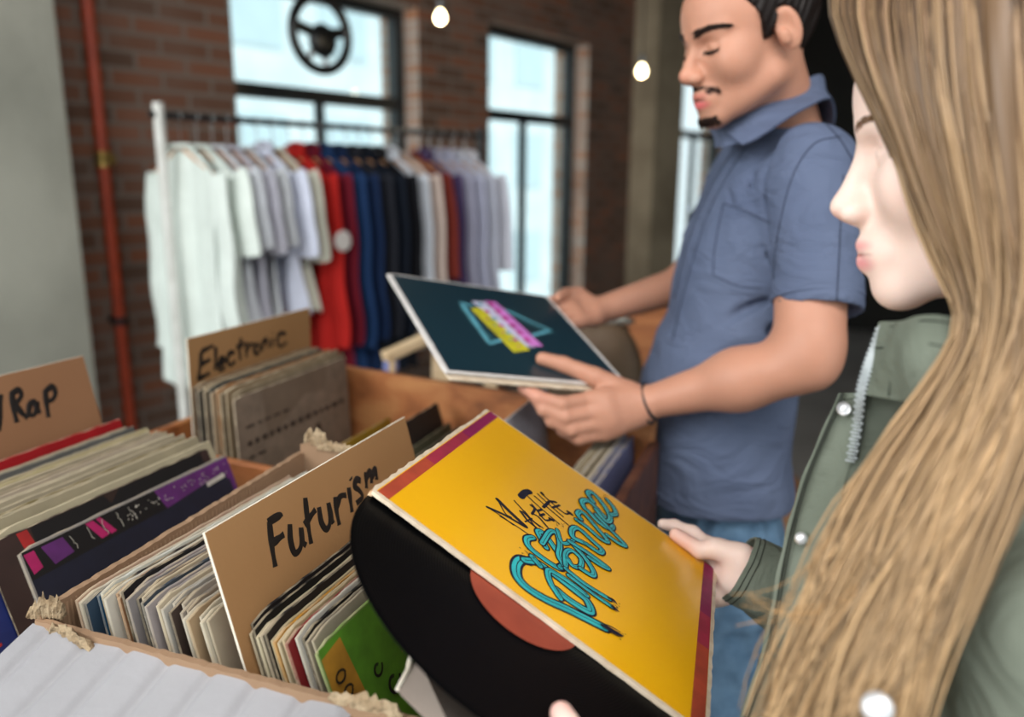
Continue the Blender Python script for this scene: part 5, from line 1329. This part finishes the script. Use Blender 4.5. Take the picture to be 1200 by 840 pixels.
# head placed from the tip of the nose
NT = at(969, 245, .575)
HWs = .96
HW = HF(NT - (wf * .120 - wu * .0265) * HWs, wf, wu, HWs)
wo = bvec(HW.O[0] + .045, HW.O[1] - .01, 0)
woman = empty('person', (wo[0], wo[1], 0), 'person with long loose dark blond hair in an olive jacket holding the yellow album', 'person')
zs = 1.285
WSL = bvec(wo[0], wo[1], zs) + wL * .155; WSR = bvec(wo[0], wo[1], zs) - wL * .155
WWR = at(872, 669, .868); WER = WWR + unit(bvec(.20, -.06, -.10)) * .235
d_ = WER - WSR
yp = YA.p
_tp = on_plane(655, 831, dO + dN * .010, dN)
_t2 = on_plane(676, 868, dO + dN * .014, dN); _td = unit(_t2 - _tp)
WWL = _tp + _td * .105 + ZZ * -.02 + unit(bvec(.3, -.5, 0)) * .02
WEL = bvec(WSL[0] - .02, WSL[1] - .04, 1.03)
P = head_prims(HW, male=False)
P += [cap(HW.p(0, -.030, -.04), bvec(wo[0], wo[1], 1.33), .046, .052, .03)]
P += [stack([(.95, wo[0], wo[1], .08, .11), (1.15, wo[0], wo[1], .07, .10), (1.25, wo[0], wo[1], .07, .11), (1.32, wo[0], wo[1], .05, .09)], wF, wL, .03)]
P += [cap(WSL, WEL, .036, .034, .02), cap(WEL, WWL, .034, .022, .02), cap(WSR, WER, .036, .034, .02), cap(WER, WWR, .034, .0225, .02)]
P += hand_prims(WWR, [at(832, 640, .918), at(830, 660, .912), at(832, 682, .898), at(836, 700, .880)],
    [[at(812, 624, .935), at(790, 616, .935), at(776, 614, .930)], [yp(.300, .285, -.028), yp(.270, .285, -.024), yp(.250, .287, -.018)],
     [yp(.302, .262, -.030), yp(.272, .262, -.026), yp(.252, .264, -.018)], [yp(.306, .240, -.030), yp(.280, .238, -.026), yp(.262, .238, -.018)]],
    [at(868, 652, .862), at(838, 643, .870), yp(.286, .3035, .0125), yp(.256, .3085, .0095)], .0245, .0078)
sd = -unit(np.cross(_td, dN))
P += hand_prims(WWL, [WWL + (_tp - WWL) * .42 + sd * o_ - dN * .028 for o_ in (.028, .048, .066, .082)],
    [[_tp + sd * (o_ - .004) - dN * .026 - _td * l_ for l_ in (-.028, -.004, .016)] for o_ in (.026, .045, .062, .078)],
    [WWL + (_tp - WWL) * .30, _tp + _td * .062 - dN * .004, _tp + _td * .032, _tp + _td * .004], .0245, .0080)
V, Fq = nets(P, .0020); V = relax(V, Fq, 3, .45)
BV_W = BVHTree.FromPolygons([tuple(v) for v in V], [tuple(int(i) for i in f) for f in Fq])
Lc = HW.loc(V)
rules = [(lambda V: nrm(Lc, (0, .098, -.0570), (.027, .016, .0062)), '#d98487', .75), (lambda V: nrm(Lc, (0, .0955, -.0695), (.026, .018, .0090)), '#e07f88', .85), (lambda V: nrm(Lc, (0, .098, -.0632), (.027, .018, .0018)), '#93403e', .8),
         (lambda V: nrm(Lc, (.0, .110, -.034), (.018, .018, .010)), '#e39a86', .45), (lambda V: nrm(Lc, (-.046, .056, -.024), (.03, .03, .022)), '#ecb0a0', .35),
         (lambda V: nrm(V, yp(.262, .305, .01), (.03, .03, .03)), '#e59c88', .45), (lambda V: nrm(V, _tp, (.02, .02, .02)), '#e09a90', .5)]
mesh('body', V, Fq, M_skin, woman, smooth=True, colors=paint(V, '#eed0c3', rules))
for x in (-1, 1):
    R_, D_ = [], []
    for k in range(80):
        u = rng.uniform(0, 1); R_.append(((.012 + .036 * u) * x, .0925 - .014 * u - .014 * u * u, .026 + .005 * math.sin(u * 2.6) + rng.uniform(-1, 1) * .003 * (1 - .5 * u))); D_.append((x * .9, -.45 * u, .3 - .6 * u))
    strands('eyebrow', woman, HW, R_, D_, .008, .0007, '#8a6a4c', bv=BV_W)

# jacket
M_jack, _t, _b = new_mat('olive cotton')
_tc = _t.nodes.new('ShaderNodeTexCoord'); _n = _t.nodes.new('ShaderNodeTexNoise'); _n.inputs['Scale'].default_value = 9; _n.inputs['Detail'].default_value = 8; _t.links.new(_tc.outputs['Object'], _n.inputs['Vector'])
_r = _t.nodes.new('ShaderNodeValToRGB'); _r.color_ramp.elements[0].color = (*lin('#70766a'), 1); _r.color_ramp.elements[1].color = (*lin('#62685c'), 1); _r.color_ramp.elements[0].position = .35; _r.color_ramp.elements[1].position = .65
_t.links.new(_n.outputs['Fac'], _r.inputs[0]); _t.links.new(_r.outputs[0], _b.inputs['Base Color']); _b.inputs['Roughness'].default_value = .85; _b.inputs['Specular IOR Level'].default_value = .2
_w = _t.nodes.new('ShaderNodeTexNoise'); _w.inputs['Scale'].default_value = 16; _w.inputs['Detail'].default_value = 4; _w.inputs['Distortion'].default_value = 1.0; _t.links.new(_tc.outputs['Object'], _w.inputs['Vector'])
_bp = _t.nodes.new('ShaderNodeBump'); _bp.inputs['Strength'].default_value = .8; _bp.inputs['Distance'].default_value = .014; _t.links.new(_w.outputs['Fac'], _bp.inputs['Height']); _t.links.new(_bp.outputs[0], _b.inputs['Normal'])
M_stitch = mat('dark stitching', '#2c3028', .9, '#262a22', 60); M_zip = mat('zip metal', '#c4c6c6', .3, '#9a9c9c', 60, metal=.85); M_snap = mat('polished snap', '#e2e2e4', .42, '#d0d0d2', 30, metal=.6)
wx, wy = wo[0], wo[1]
def sh(z, f, rf, rl): c = wF * f; return (z, wx + c[0], wy + c[1], rf, rl)
cuffA = WWR - (WER - WWR) * .035; cuffB = WWR + (WER - WWR) * .30
P = [stack([sh(.80, 0, .125, .185), sh(.95, .005, .118, .175), sh(1.08, .012, .112, .168), sh(1.20, .020, .112, .170), sh(1.27, .012, .098, .168), sh(1.315, .0, .076, .120), sh(1.335, 0, .065, .080)], wF, wL, .03, power=2.3),
     cap(WSL - ZZ * .012, WEL, .060, .052, .03), cap(WEL, WWL + (WEL - WWL) * .25, .052, .043, .03),
     cap(WSR - ZZ * .012, WER, .060, .052, .03), cap(WER, WWR + (WER - WWR) * .42, .052, .036, .02)]
for a, b, r in ((WSL - wL * .035 + wF * .075 - ZZ * .01, WSL - wL * .052 + wF * .045 - ZZ * .17, .008), (WSL + wF * .05 - ZZ * .05 - wL * .01, WSL + wF * .058 + wL * .02 - ZZ * .16, .006)):
    P.append(cap(a, b, r, r * .5, .016, 's'))
V, Fq = nets(P, .0036, extra=lambda p: .0025 * np.sin(24 * p[:, 2] + 18 * p[:, 0] + 4 * np.sin(14 * p[:, 1] + 9 * p[:, 2])) + .0014 * np.sin(60 * p[:, 2] - 40 * p[:, 1])); V = relax(V, Fq, 2, .5)
mesh('jacket', V, Fq, M_jack, woman, smooth=True)
# cuff with stitched rims
def sleeve_tube(name, A, B, ra, rb, t, flat_=1.0, seg=40, rows=12, seed=1, m=M_jack):
    r = np.random.default_rng(seed); ax_ = unit(B - A); X = unit(np.cross(ax_, ZZ)); Y = np.cross(ax_, X); V = []; F = []
    for side in (0, 1):
        for i in range(rows):
            u = i / (rows - 1); rr = ra + (rb - ra) * u - (t if side else 0)
            for k in range(seg):
                a = 2 * np.pi * k / seg; w = 1 + .05 * math.sin(3 * a + 4 * u) + .03 * math.sin(7 * a + 9 * u)
                V.append(A + (B - A) * u + rr * w * (X * math.cos(a) * flat_ + Y * math.sin(a)))
    n1 = rows * seg
    for i in range(rows - 1):
        for k in range(seg):
            l = (k + 1) % seg; a, b, c, d = i * seg + k, i * seg + l, (i + 1) * seg + l, (i + 1) * seg + k; F.append((a, b, c, d)); F.append((n1 + a, n1 + d, n1 + c, n1 + b))
    for k in range(seg): l = (k + 1) % seg; F.append((k, n1 + k, n1 + l, l)); e = (rows - 1) * seg; F.append((e + k, e + l, n1 + e + l, n1 + e + k))
    q = MB(); q.add(V, F); o = q.build(name, m, woman); auto_smooth(o, 50)
    for u in (.06, .13, .86, .93):
        s_ = MB(); pts = []
        for k in range(seg):
            a = 2 * np.pi * k / seg; w = 1 + .05 * math.sin(3 * a + 4 * u) + .03 * math.sin(7 * a + 9 * u); pts.append(A + (B - A) * u + ((ra + (rb - ra) * u) * w + .0002) * (X * math.cos(a) * flat_ + Y * math.sin(a)))
        s_.tube(np.array(pts), .0007, 5, closed=True); s_.build('stitching', M_stitch, o)
    return o
sleeve_tube('cuff', cuffA, cuffB, .0375, .044, .0025)
# open front edge with its placket, seen from the camera
pe = [at(984, 461, .575), at(962, 510, .580), at(941, 560, .585), at(926, 610, .590), at(914, 660, .590), at(904, 715, .585), at(890, 775, .578), at(866, 845, .570), at(835, 930, .565)]
pi_ = [at(1020, 457, .558), at(1006, 512, .560), at(992, 562, .560), at(982, 612, .558), at(976, 662, .556), at(968, 715, .550), at(956, 775, .545), at(938, 845, .540), at(915, 930, .540)]
def sheet(name, A, B, t, m, n=50, k=7, bow=.004, parent=woman, ease=0):
    A = catmull(A, n); B = catmull(B, n); V = []; F = []
    for i in range(n):
        T = A[min(i + 1, n - 1)] - A[max(i - 1, 0)]; nn = unit(np.cross(B[i] - A[i], T))
        for j in range(k):
            u = j / (k - 1); p = A[i] * (1 - u) + B[i] * u + nn * (bow * (min(1, i / ease) if ease else 1) * math.sin(u * 3.14) + .0008 * math.sin(i * .9 + 5 * u)); V += [p + nn * t / 2, p - nn * t / 2]
    for i in range(n - 1):
        for j in range(k - 1):
            a = i * 2 * k + 2 * j; c = a + 2 * k; F.append((a, a + 2, c + 2, c)); F.append((a + 1, c + 1, c + 3, a + 3))
        a = i * 2 * k; c = a + 2 * k; F.append((a, c, c + 1, a + 1)); a += 2 * k - 2; c += 2 * k - 2; F.append((a, a + 1, c + 1, c))
    for e in (0, (n - 1) * 2 * k):
        for j in range(k - 1): a = e + 2 * j; F.append((a, a + 1, a + 3, a + 2))
    q = MB(); q.add(V, F); return auto_smooth(q.build(name, m, parent), 45), A, B
plk, PA, PB = sheet('placket', pe, pi_, .003, M_jack)
# inner front panel from the placket back to the body
sheet('front_panel', pi_, [p + unit(bvec(.6, -.12, 0)) * .075 + ZZ * .0 for p in pi_], .003, M_jack, bow=.006)
toC = lambda p: unit(CC - p)
for off in (.07, .13):
    s_ = MB(); s_.tube(np.array([a * (1 - off) + b * off + toC(a) * (.0022 + .004 * math.sin(off * 3.14)) for a, b in zip(PA, PB)]), .0008, 5); s_.build('stitching', M_stitch, plk)
s_ = MB(); s_.tube(np.array([PA[1] * (1 - u) + PB[1] * u + toC(PA[1]) * .003 for u in np.linspace(.05, .95, 10)]), .0005, 5); s_.build('stitching', M_stitch, plk)
def snap(c, n, r, name='snap_button'):
    q = MB(); q.lathe([(r, 0), (r * 1.0, .0012), (r * .85, .0024), (r * .62, .0020), (r * .5, .0010), (r * .35, .0014), (.0002, .0012)], c, n, 24); auto_smooth(q.build(name, M_snap, woman), 50)
def dome(c, n, r):
    q = MB(); q.lathe([(r, 0), (r * .97, .0016), (r * .8, .0030), (r * .45, .0040), (.0002, .0044)], c, n, 24); auto_smooth(q.build('snap_button', M_snap, woman), 60)
snap(at(989, 479, .566), toC(at(989, 479, .566)), .0050)
dome(at(939, 631, .577), toC(at(939, 631, .577)), .0047); dome(at(963, 772, .520), toC(at(963, 772, .52)), .0050); dome(at(1028, 829, .400), toC(at(1028, 829, .4)), .0078)
# zip teeth
def zipper(pts, n, w=.0060, tape=True):
    P_0 = catmull(pts, n); q = MB()
    for i in range(n):
        T = unit(P_0[min(i + 1, n - 1)] - P_0[max(i - 1, 0)]); vdir = toC(P_0[i]); X = unit(np.cross(T, vdir)); Z = np.cross(X, T); q.box(P_0[i] + X * (.0006 if i % 2 else -.0006), w, .0013, .0020, X, T, Z)
    z_ = q.build('zipper', M_zip, woman)
    if tape: s_ = MB(); s_.tube(P_0 + np.array([.0035, .001, 0]), .0022, 6); s_.build('zip_tape', M_stitch, z_)
zipper([at(1033, 384, .551), at(1023, 412, .551), at(1014, 438, .551), at(1008, 464, .552), at(1004, 500, .554), at(997, 540, .553)], 50)
zipper([at(940, 745, .545), at(925, 775, .540), at(910, 806, .535), at(897, 840, .530), at(880, 885, .525)], 44)
# standing collar around the neck
ck = lambda f, l, z: bvec(wx, wy, 0) + wF * f + wL * l + ZZ * z
collar = [at(1034, 378, .556), at(1062, 376, .520), at(1110, 372, .488), ck(-.02, .074, 1.418), ck(-.075, .03, 1.43), ck(-.08, -.03, 1.43), ck(-.03, -.07, 1.42), ck(.05, -.060, 1.405), ck(.095, -.03, 1.395)]
colb = [at(1010, 462, .560), at(1058, 470, .512), at(1120, 480, .470), ck(-.03, .098, 1.315), ck(-.09, .035, 1.315), ck(-.09, -.035, 1.315), ck(-.04, -.095, 1.315), ck(.05, -.080, 1.31), ck(.10, -.04, 1.30)]
co, CA, CB_ = sheet('standing_collar', collar, colb, .005, M_jack, n=60, k=9, bow=.008, ease=10)
for u in (.06, .34):
    s_ = MB(); s_.tube(np.array([a * (1 - u) + b * u + toC(a) * .0045 + toC(a) * .008 * math.sin(u * 3.14) for a, b in zip(CA[:24], CB_[:24])]), .0006, 5); s_.build('stitching', M_stitch, co)
for x0 in (5, 9):
    s_ = MB(); s_.tube(np.array([CA[x0] * (1 - u) + CB_[x0] * u + toC(CA[x0]) * (.0045 + .008 * math.sin(u * 3.14)) for u in np.linspace(.02, .95, 10)]), .0006, 5); s_.build('stitching', M_stitch, co)
# trousers and shoes below the picture
M_trou = mat('dark trousers', '#2d3138', .9, '#262a30', 20)
P = [stack([(.78, wx, wy, .10, .15), (.88, wx, wy, .11, .16), (.96, wx, wy, .10, .15)], wF, wL, .03)]
for l in (-1, 1):
    P += [cap(bvec(wx, wy, .82) + wL * .08 * l, bvec(wx, wy, .45) + wL * .08 * l, .078, .055, .03), cap(bvec(wx, wy, .45) + wL * .08 * l, bvec(wx, wy, .10) + wL * .085 * l, .055, .043, .03)]
V, Fq = nets(P, .007); mesh('trousers', V, Fq, M_trou, woman, smooth=True)
for l in (-1, 1):
    c = bvec(wx, wy, 0) + wL * .085 * l
    V, Fq = nets([ell(c + wF * .045 + ZZ * .038, (.12, .042, .038), np.stack([wF, wL, ZZ], 1)), cap(c - wF * .025 + ZZ * .045, c - wF * .02 + ZZ * .10, .04, .042, .02), P_(lambda p: p[:, 2], c, .4, .002, 's')], .007)
    mesh('shoe', V, Fq, M_shoe, woman, smooth=True)

# long hair: guide locks swept forward and down over the jacket
G = [[(985, -60, .55), (985, 10, .530), (1010, 78, .515), (1048, 160, .500), (1078, 240, .488), (1112, 310, .478), (1140, 372, .470), (1116, 440, .466), (1060, 522, .462), (1002, 610, .460), (968, 700, .460), (936, 780, .460), (918, 850, .460)],
     [(1060, -90, .50), (1056, 20, .478), (1072, 110, .466), (1100, 200, .460), (1132, 285, .458), (1158, 360, .456), (1136, 445, .452), (1072, 540, .452), (1020, 640, .448), (984, 730, .446), (955, 810, .446), (935, 880, .446)],
     [(1120, -100, .47), (1125, 20, .448), (1132, 120, .444), (1150, 220, .444), (1166, 310, .446), (1172, 385, .446), (1150, 470, .440), (1100, 570, .434), (1050, 700 - 30, .430), (1014, 760, .428), (984, 840, .428), (970, 900, .428)],
     [(1190, -90, .45), (1200, 30, .426), (1205, 140, .424), (1212, 240, .428), (1214, 330, .432), (1205, 410, .432), (1172, 500, .426), (1122, 600, .420), (1075, 700, .416), (1040, 790, .414), (1010, 870, .414), (995, 930, .414)],
     [(1270, -60, .44), (1285, 60, .424), (1292, 170, .424), (1292, 280, .426), (1280, 370, .428), (1245, 450, .426), (1194, 540, .422), (1140, 640, .418), (1092, 720, .416), (1054, 790, .416), (1032, 860, .416), (1018, 930, .416)]]
# locks behind the head, out of the frame
back = []
for a_ in (-95, -60, -25, 10, 45, 78):
    sx_, cy_ = math.sin(math.radians(a_)), math.cos(math.radians(a_))
    pts = [HW.p(.02 * sx_, -.035, .138), HW.p(.060 * sx_, -.02 - .070 * cy_, .112), HW.p(.088 * sx_, -.018 - .098 * cy_, .04), HW.p(.088 * sx_, -.03 - .090 * cy_, -.05), HW.p(.095 * sx_, -.055 - .075 * cy_, -.13), HW.p(.100 * sx_, -.085 - .062 * cy_, -.21), HW.p(.095 * sx_, -.100 - .060 * cy_, -.34)]
    back.append(catmull(pts, 13))
GW = [catmull([at(*p) for p in g], 13) for g in G]
GW = np.array(GW)                                       # 5 guides x 13
NS = 24
GW2 = np.array([catmull(g, NS) for g in GW]); BK = np.array([catmull(g, NS) for g in back])
def lock_field(t, arr):
    i = min(int(t), len(arr) - 2); u = t - i; return arr[i] * (1 - u) + arr[i + 1] * u
cols_ = [lin('#7d6149'), lin('#66503d'), lin('#8f7254'), lin('#584231'), lin('#9c7f5f'), lin('#73583f')]
HV, HFc, HC = [], [], []
nvert = 0
def add_strand(pts, rad, colr, seg=4, c2=None):
    global nvert
    n = len(pts); T = np.gradient(pts, axis=0); T /= np.linalg.norm(T, axis=1)[:, None]; vd = unit(CC - pts[n // 2]); A = np.cross(T, vd); A /= np.linalg.norm(A, axis=1)[:, None]; B = np.cross(T, A)
    ang = np.linspace(0, 2 * np.pi, seg, endpoint=False)
    V = pts[:, None, :] + rad[:, None, None] * (np.cos(ang)[None, :, None] * A[:, None, :] + np.sin(ang)[None, :, None] * B[:, None, :] * .6)
    HV.append(V.reshape(-1, 3)); i = np.arange(n - 1)[:, None] * seg; k = np.arange(seg)[None]; l = (k + 1) % seg
    HFc.append(np.stack([i + k, i + l, i + seg + l, i + seg + k], -1).reshape(-1, 4) + nvert); nvert += n * seg
    c = np.array(colr)[None] * np.ones((n, 1)); 
    if c2 is not None: u = np.linspace(0, 1, n)[:, None]; c = c * (1 - u) + np.array(c2) * u
    HC.append(np.repeat(c, seg, 0))
U = np.linspace(0, 1, NS)
def strand_from(t, arr, spread, r0, depth_in, colr, c2, loosen):
    L_ = 7; tcn = (math.floor(t * L_) + .5) / L_ + .04 * math.sin(math.floor(t * L_) * 2.3); ii = []
    tu = t + (tcn - t) * .72 * np.clip((U - .25) / .6, 0, 1) + .22 * np.sin(U * 4.2 + math.floor(t * L_) * 1.9) * U + .25 * rng.normal() * np.clip(U - .5, 0, 1)
    tu = np.clip(tu, 0, len(arr) - 1.001); i0 = tu.astype(int); fu = (tu - i0)[:, None]; kk = np.arange(NS)
    g = arr[i0, kk] * (1 - fu) + arr[i0 + 1, kk] * fu; ph = rng.uniform(0, 6.3, 4); amp = spread * (.25 + 2.0 * U ** 1.6) * loosen
    T = np.gradient(g, axis=0); T /= np.linalg.norm(T, axis=1)[:, None]; vd = np.array([unit(p - CC) for p in g]); A = np.cross(T, vd); A /= np.linalg.norm(A, axis=1)[:, None]
    off = A * (amp * np.sin(U * rng.uniform(3, 8) + ph[0]) + spread * .6 * rng.normal())[:, None] + vd * (depth_in + amp * .5 * np.sin(U * rng.uniform(3, 7) + ph[1]))[:, None]
    add_strand(g + off, r0 * (1.0 - .75 * U ** 3) + .0001, colr, c2=c2)
for k in range(150):          # broad inner locks that keep the mass closed above
    t = 4 * (k + .5) / 150; c = cols_[[1, 3, 5, 1][k % 4]]
    g = lock_field(t, GW2); vd = np.array([unit(p - CC) for p in g])
    w = .0095 * (1 - .93 * U ** .9); add_strand(g + vd * (.009 + .003 * rng.normal()) + vd * (.004 * np.sin(U * 6 + k))[:, None], w, np.array(c) * .8, seg=6, c2=lin('#84684a'))
for k in range(2500):
    t = 4 * rng.uniform(0, 1) ** .85; c = cols_[int(rng.integers(6))]; lock = int(t * 9) % 3
    base = np.array(c) * (1.0 + .12 * (lock - 1))
    strand_from(t, GW2, .0045, rng.choice([.0005, .0008, .0012]), rng.uniform(-.003, .012), base, np.array(lin('#b5946c')) * rng.uniform(.45, 1.5), rng.choice([1, 1, 1, 2.2]))
for k in range(16):          # a few loose strands blown to the left
    t = rng.uniform(0, 2.4); g = lock_field(t, GW2).copy(); e = at(rng.uniform(850, 930), rng.uniform(690, 830), .47); u = np.clip((U - .55) / .45, 0, 1) ** 1.6
    g = g * (1 - u[:, None]) + (g[int(NS * .6)] + (e - g[int(NS * .6)]) * np.clip((U - .5) * 2, 0, 1)[:, None]) * u[:, None]; g += np.outer(np.sin(U * 7 + k) * .006 * U, [0, 0, 1]) + np.outer(np.sin(U * 5 + k) * .006 * U, [1, 0, 0])
    add_strand(g, .0004 * (1 - .6 * U), lin('#b98a55'), c2=lin('#d0a068'))
for k in range(1100):
    t = rng.uniform(0, 4.999); g = lock_field(t, BK); ph = rng.uniform(0, 6.3, 2); g = g + np.outer(.006 * np.sin(U * 6 + ph[0]), [1, 0, 0]) + rng.normal(0, .004, 3); add_strand(g, .0028 * (1 - .7 * U ** 3), cols_[int(rng.integers(6))])
# crown: strands running from the parting over the skull to the guides' tops
for k in range(700):
    t = rng.uniform(0, 4); g = lock_field(t, GW2); p0 = HW.p(rng.uniform(-.006, .006), rng.uniform(-.03, .075), .137); p2 = g[3]; p1 = (p0 + g[1]) / 2 + (g[1] - HW.O) * .10; pts = catmull([p0, p1, g[1], p2], NS)
    add_strand(pts + rng.normal(0, .0022, 3), .0026 * (1 - .96 * U ** 1.5), np.array(cols_[int(rng.integers(4))]) * .85)
V, Fq = nets([scalp(HW, np.array([.006, .008, .012]), np.array([(-.12, -.08), (-.03, -.06), (.0, -.03), (.03, .03), (.06, .085), (.095, .095), (.12, .10)]), 1)], .003)
HV.append(V); HFc.append(Fq + nvert); HC.append(np.tile(lin('#6b4d36'), (len(V), 1)))
M_whair = mat_attr('dark blond hair', .42, spec=.4, nscale=10, namt=.1)
mesh('hair', np.concatenate(HV), np.concatenate(HFc), M_whair, woman, smooth=True, colors=np.concatenate(HC))
# ================================================================ things behind the crate
st = empty('side_table', (.30, 2.02, 0), 'low wooden side table behind the crate carrying the brown bag', 'table')
q = MB()
for i in range(4): q.box((.30, 1.80 + .15 * i, .795), .80, .146, .03, bev=.003)
q.build('tabletop', M_table, st)
for x in (-.06, .66):
    for y in (1.77, 2.28): q = MB(); q.box((x, y, .39), .05, .05, .78, bev=.004); q.build('leg', M_table, st)
M_bag = mat('brown leather', '#6e5742', .55, '#57442f', 12, 6, .3, 90); M_bagm = mat('bag metal', '#a9a59c', .3, '#88857d', 40, metal=.8)
bagc = at(696, 440, 1.86); bagc = bvec(bagc[0], bagc[1], .812)
bag = empty('leather_bag', bagc, 'slouched brown leather bag with a pale metal frame clasp behind the albums', 'bag')
def bagf(p):
    q = p - (bagc + ZZ * .20); k = np.array([.125, .075, .19]) * (1 - .0 * p[:, :1]); w = 1 - .25 * np.clip(q[:, 2:3] / .19, -1, 1)
    u = np.abs(q) / (k * np.concatenate([w, w, np.ones_like(w)], 1)); return ((u ** 3).sum(1) ** (1 / 3) - 1) * .075
V, Fq = nets([P_(bagf, bagc + ZZ * .2, .26)], .006, extra=lambda p: .004 * np.sin(24 * p[:, 0] + 14 * p[:, 2]) * np.sin(18 * p[:, 2]))
V[:, 2] = np.maximum(V[:, 2], .8105); mesh('body', V, Fq, M_bag, bag, smooth=True)
tb_ = bagc + ZZ * .385
q = MB(); t = np.linspace(0, 2 * np.pi, 36, endpoint=False); q.tube(tb_ + np.c_[.085 * np.cos(t), .022 * np.sin(t), 0 * t], .006, 8, closed=True); q.lathe([(.009, 0), (.012, .008), (.008, .018), (.001, .021)], tb_ + bvec(.02, 0, .004), seg=14); auto_smooth(q.build('clasp_frame', M_bagm, bag))
q = MB(); t = np.linspace(0, np.pi, 20); q.tube(tb_ + np.c_[.08 * np.cos(t), .05 + 0 * t, -.02 + -.10 * np.sin(t)], .006, 8); auto_smooth(q.build('handle', M_bag, bag))
wb_ = empty('wooden_box', (.44, 2.16, .81), 'plain orange brown wooden box behind the leather bag', 'box')
for c, s_ in (((.44, 2.06, .99), (.36, .015, .36)), ((.44, 2.27, .99), (.36, .015, .36)), ((.2675, 2.165, .99), (.015, .195, .36)), ((.6125, 2.165, .99), (.015, .195, .36)), ((.44, 2.165, .816), (.33, .195, .01))):
    q = MB(); q.box(c, *s_, bev=.002); q.build('panel', M_wood, wb_)
M_clo = mat('pale blue white cloth', '#c9d4ee', .8, '#dfe5f2', 12, 5, .3, 30)
cc_ = at(752, 452, 1.80); cc_ = bvec(cc_[0] + .01, cc_[1], .812)
V, Fq = nets([ell(cc_ + ZZ * .09, (.055, .05, .10), k=.02), ell(cc_ + bvec(.02, 0, .17), (.035, .035, .075), k=.03)], .005, extra=lambda p: .006 * np.sin(60 * p[:, 0] + 40 * p[:, 2]) * np.sin(50 * p[:, 1] + 22 * p[:, 2])); V[:, 2] = np.maximum(V[:, 2], .8105)
tag(mesh('cloth', V, Fq, M_clo, smooth=True), 'crumpled pale blue white cloth between the leather bag and the man', 'cloth')

fs_top = at(450, 419, 1.88); fs2 = at(575, 362, 2.05)
fs = empty('folding_stand', (fs_top[0] + .1, fs_top[1] + .1, 0), 'pale wooden folding stand in front of the dark clothes on the rack', 'stand')
q = MB(); q.bar(fs_top, fs2, .030, .026, bev=.004); q.build('top_rail', M_light, fs)
dX_ = unit((fs2 - fs_top) * [1, 1, 0]); 
L1 = at(517, 392, 1.97)
q = MB(); q.bar(L1, bvec(L1[0] - .02, L1[1] + .02, 0), .045, .024, up=(0, 1, 0), bev=.004); q.build('leg', M_light, fs)
q = MB(); q.bar(fs2, bvec(fs2[0], fs2[1] + .05, 0), .035, .024, up=(0, 1, 0), bev=.004); q.build('leg', M_light, fs)
q = MB(); q.bar(fs_top + dX_ * .02, bvec(fs_top[0] - .05, fs_top[1] - .05, 0), .022, .022, up=(0, 1, 0), bev=.004); q.build('leg', M_light, fs)
M_strap = mat('blue webbing strap', '#6f79b0', .8, '#8d92c4', 40)
q = MB(); t = np.linspace(0, 2 * np.pi, 24, endpoint=False); q.tube(fs_top + dX_ * .018 + ZZ * -.022 + np.outer(np.cos(t), dX_) * .012 + np.outer(np.sin(t), ZZ) * .018, .008, 8, closed=True); q.build('strap', M_strap, fs, smooth=True)
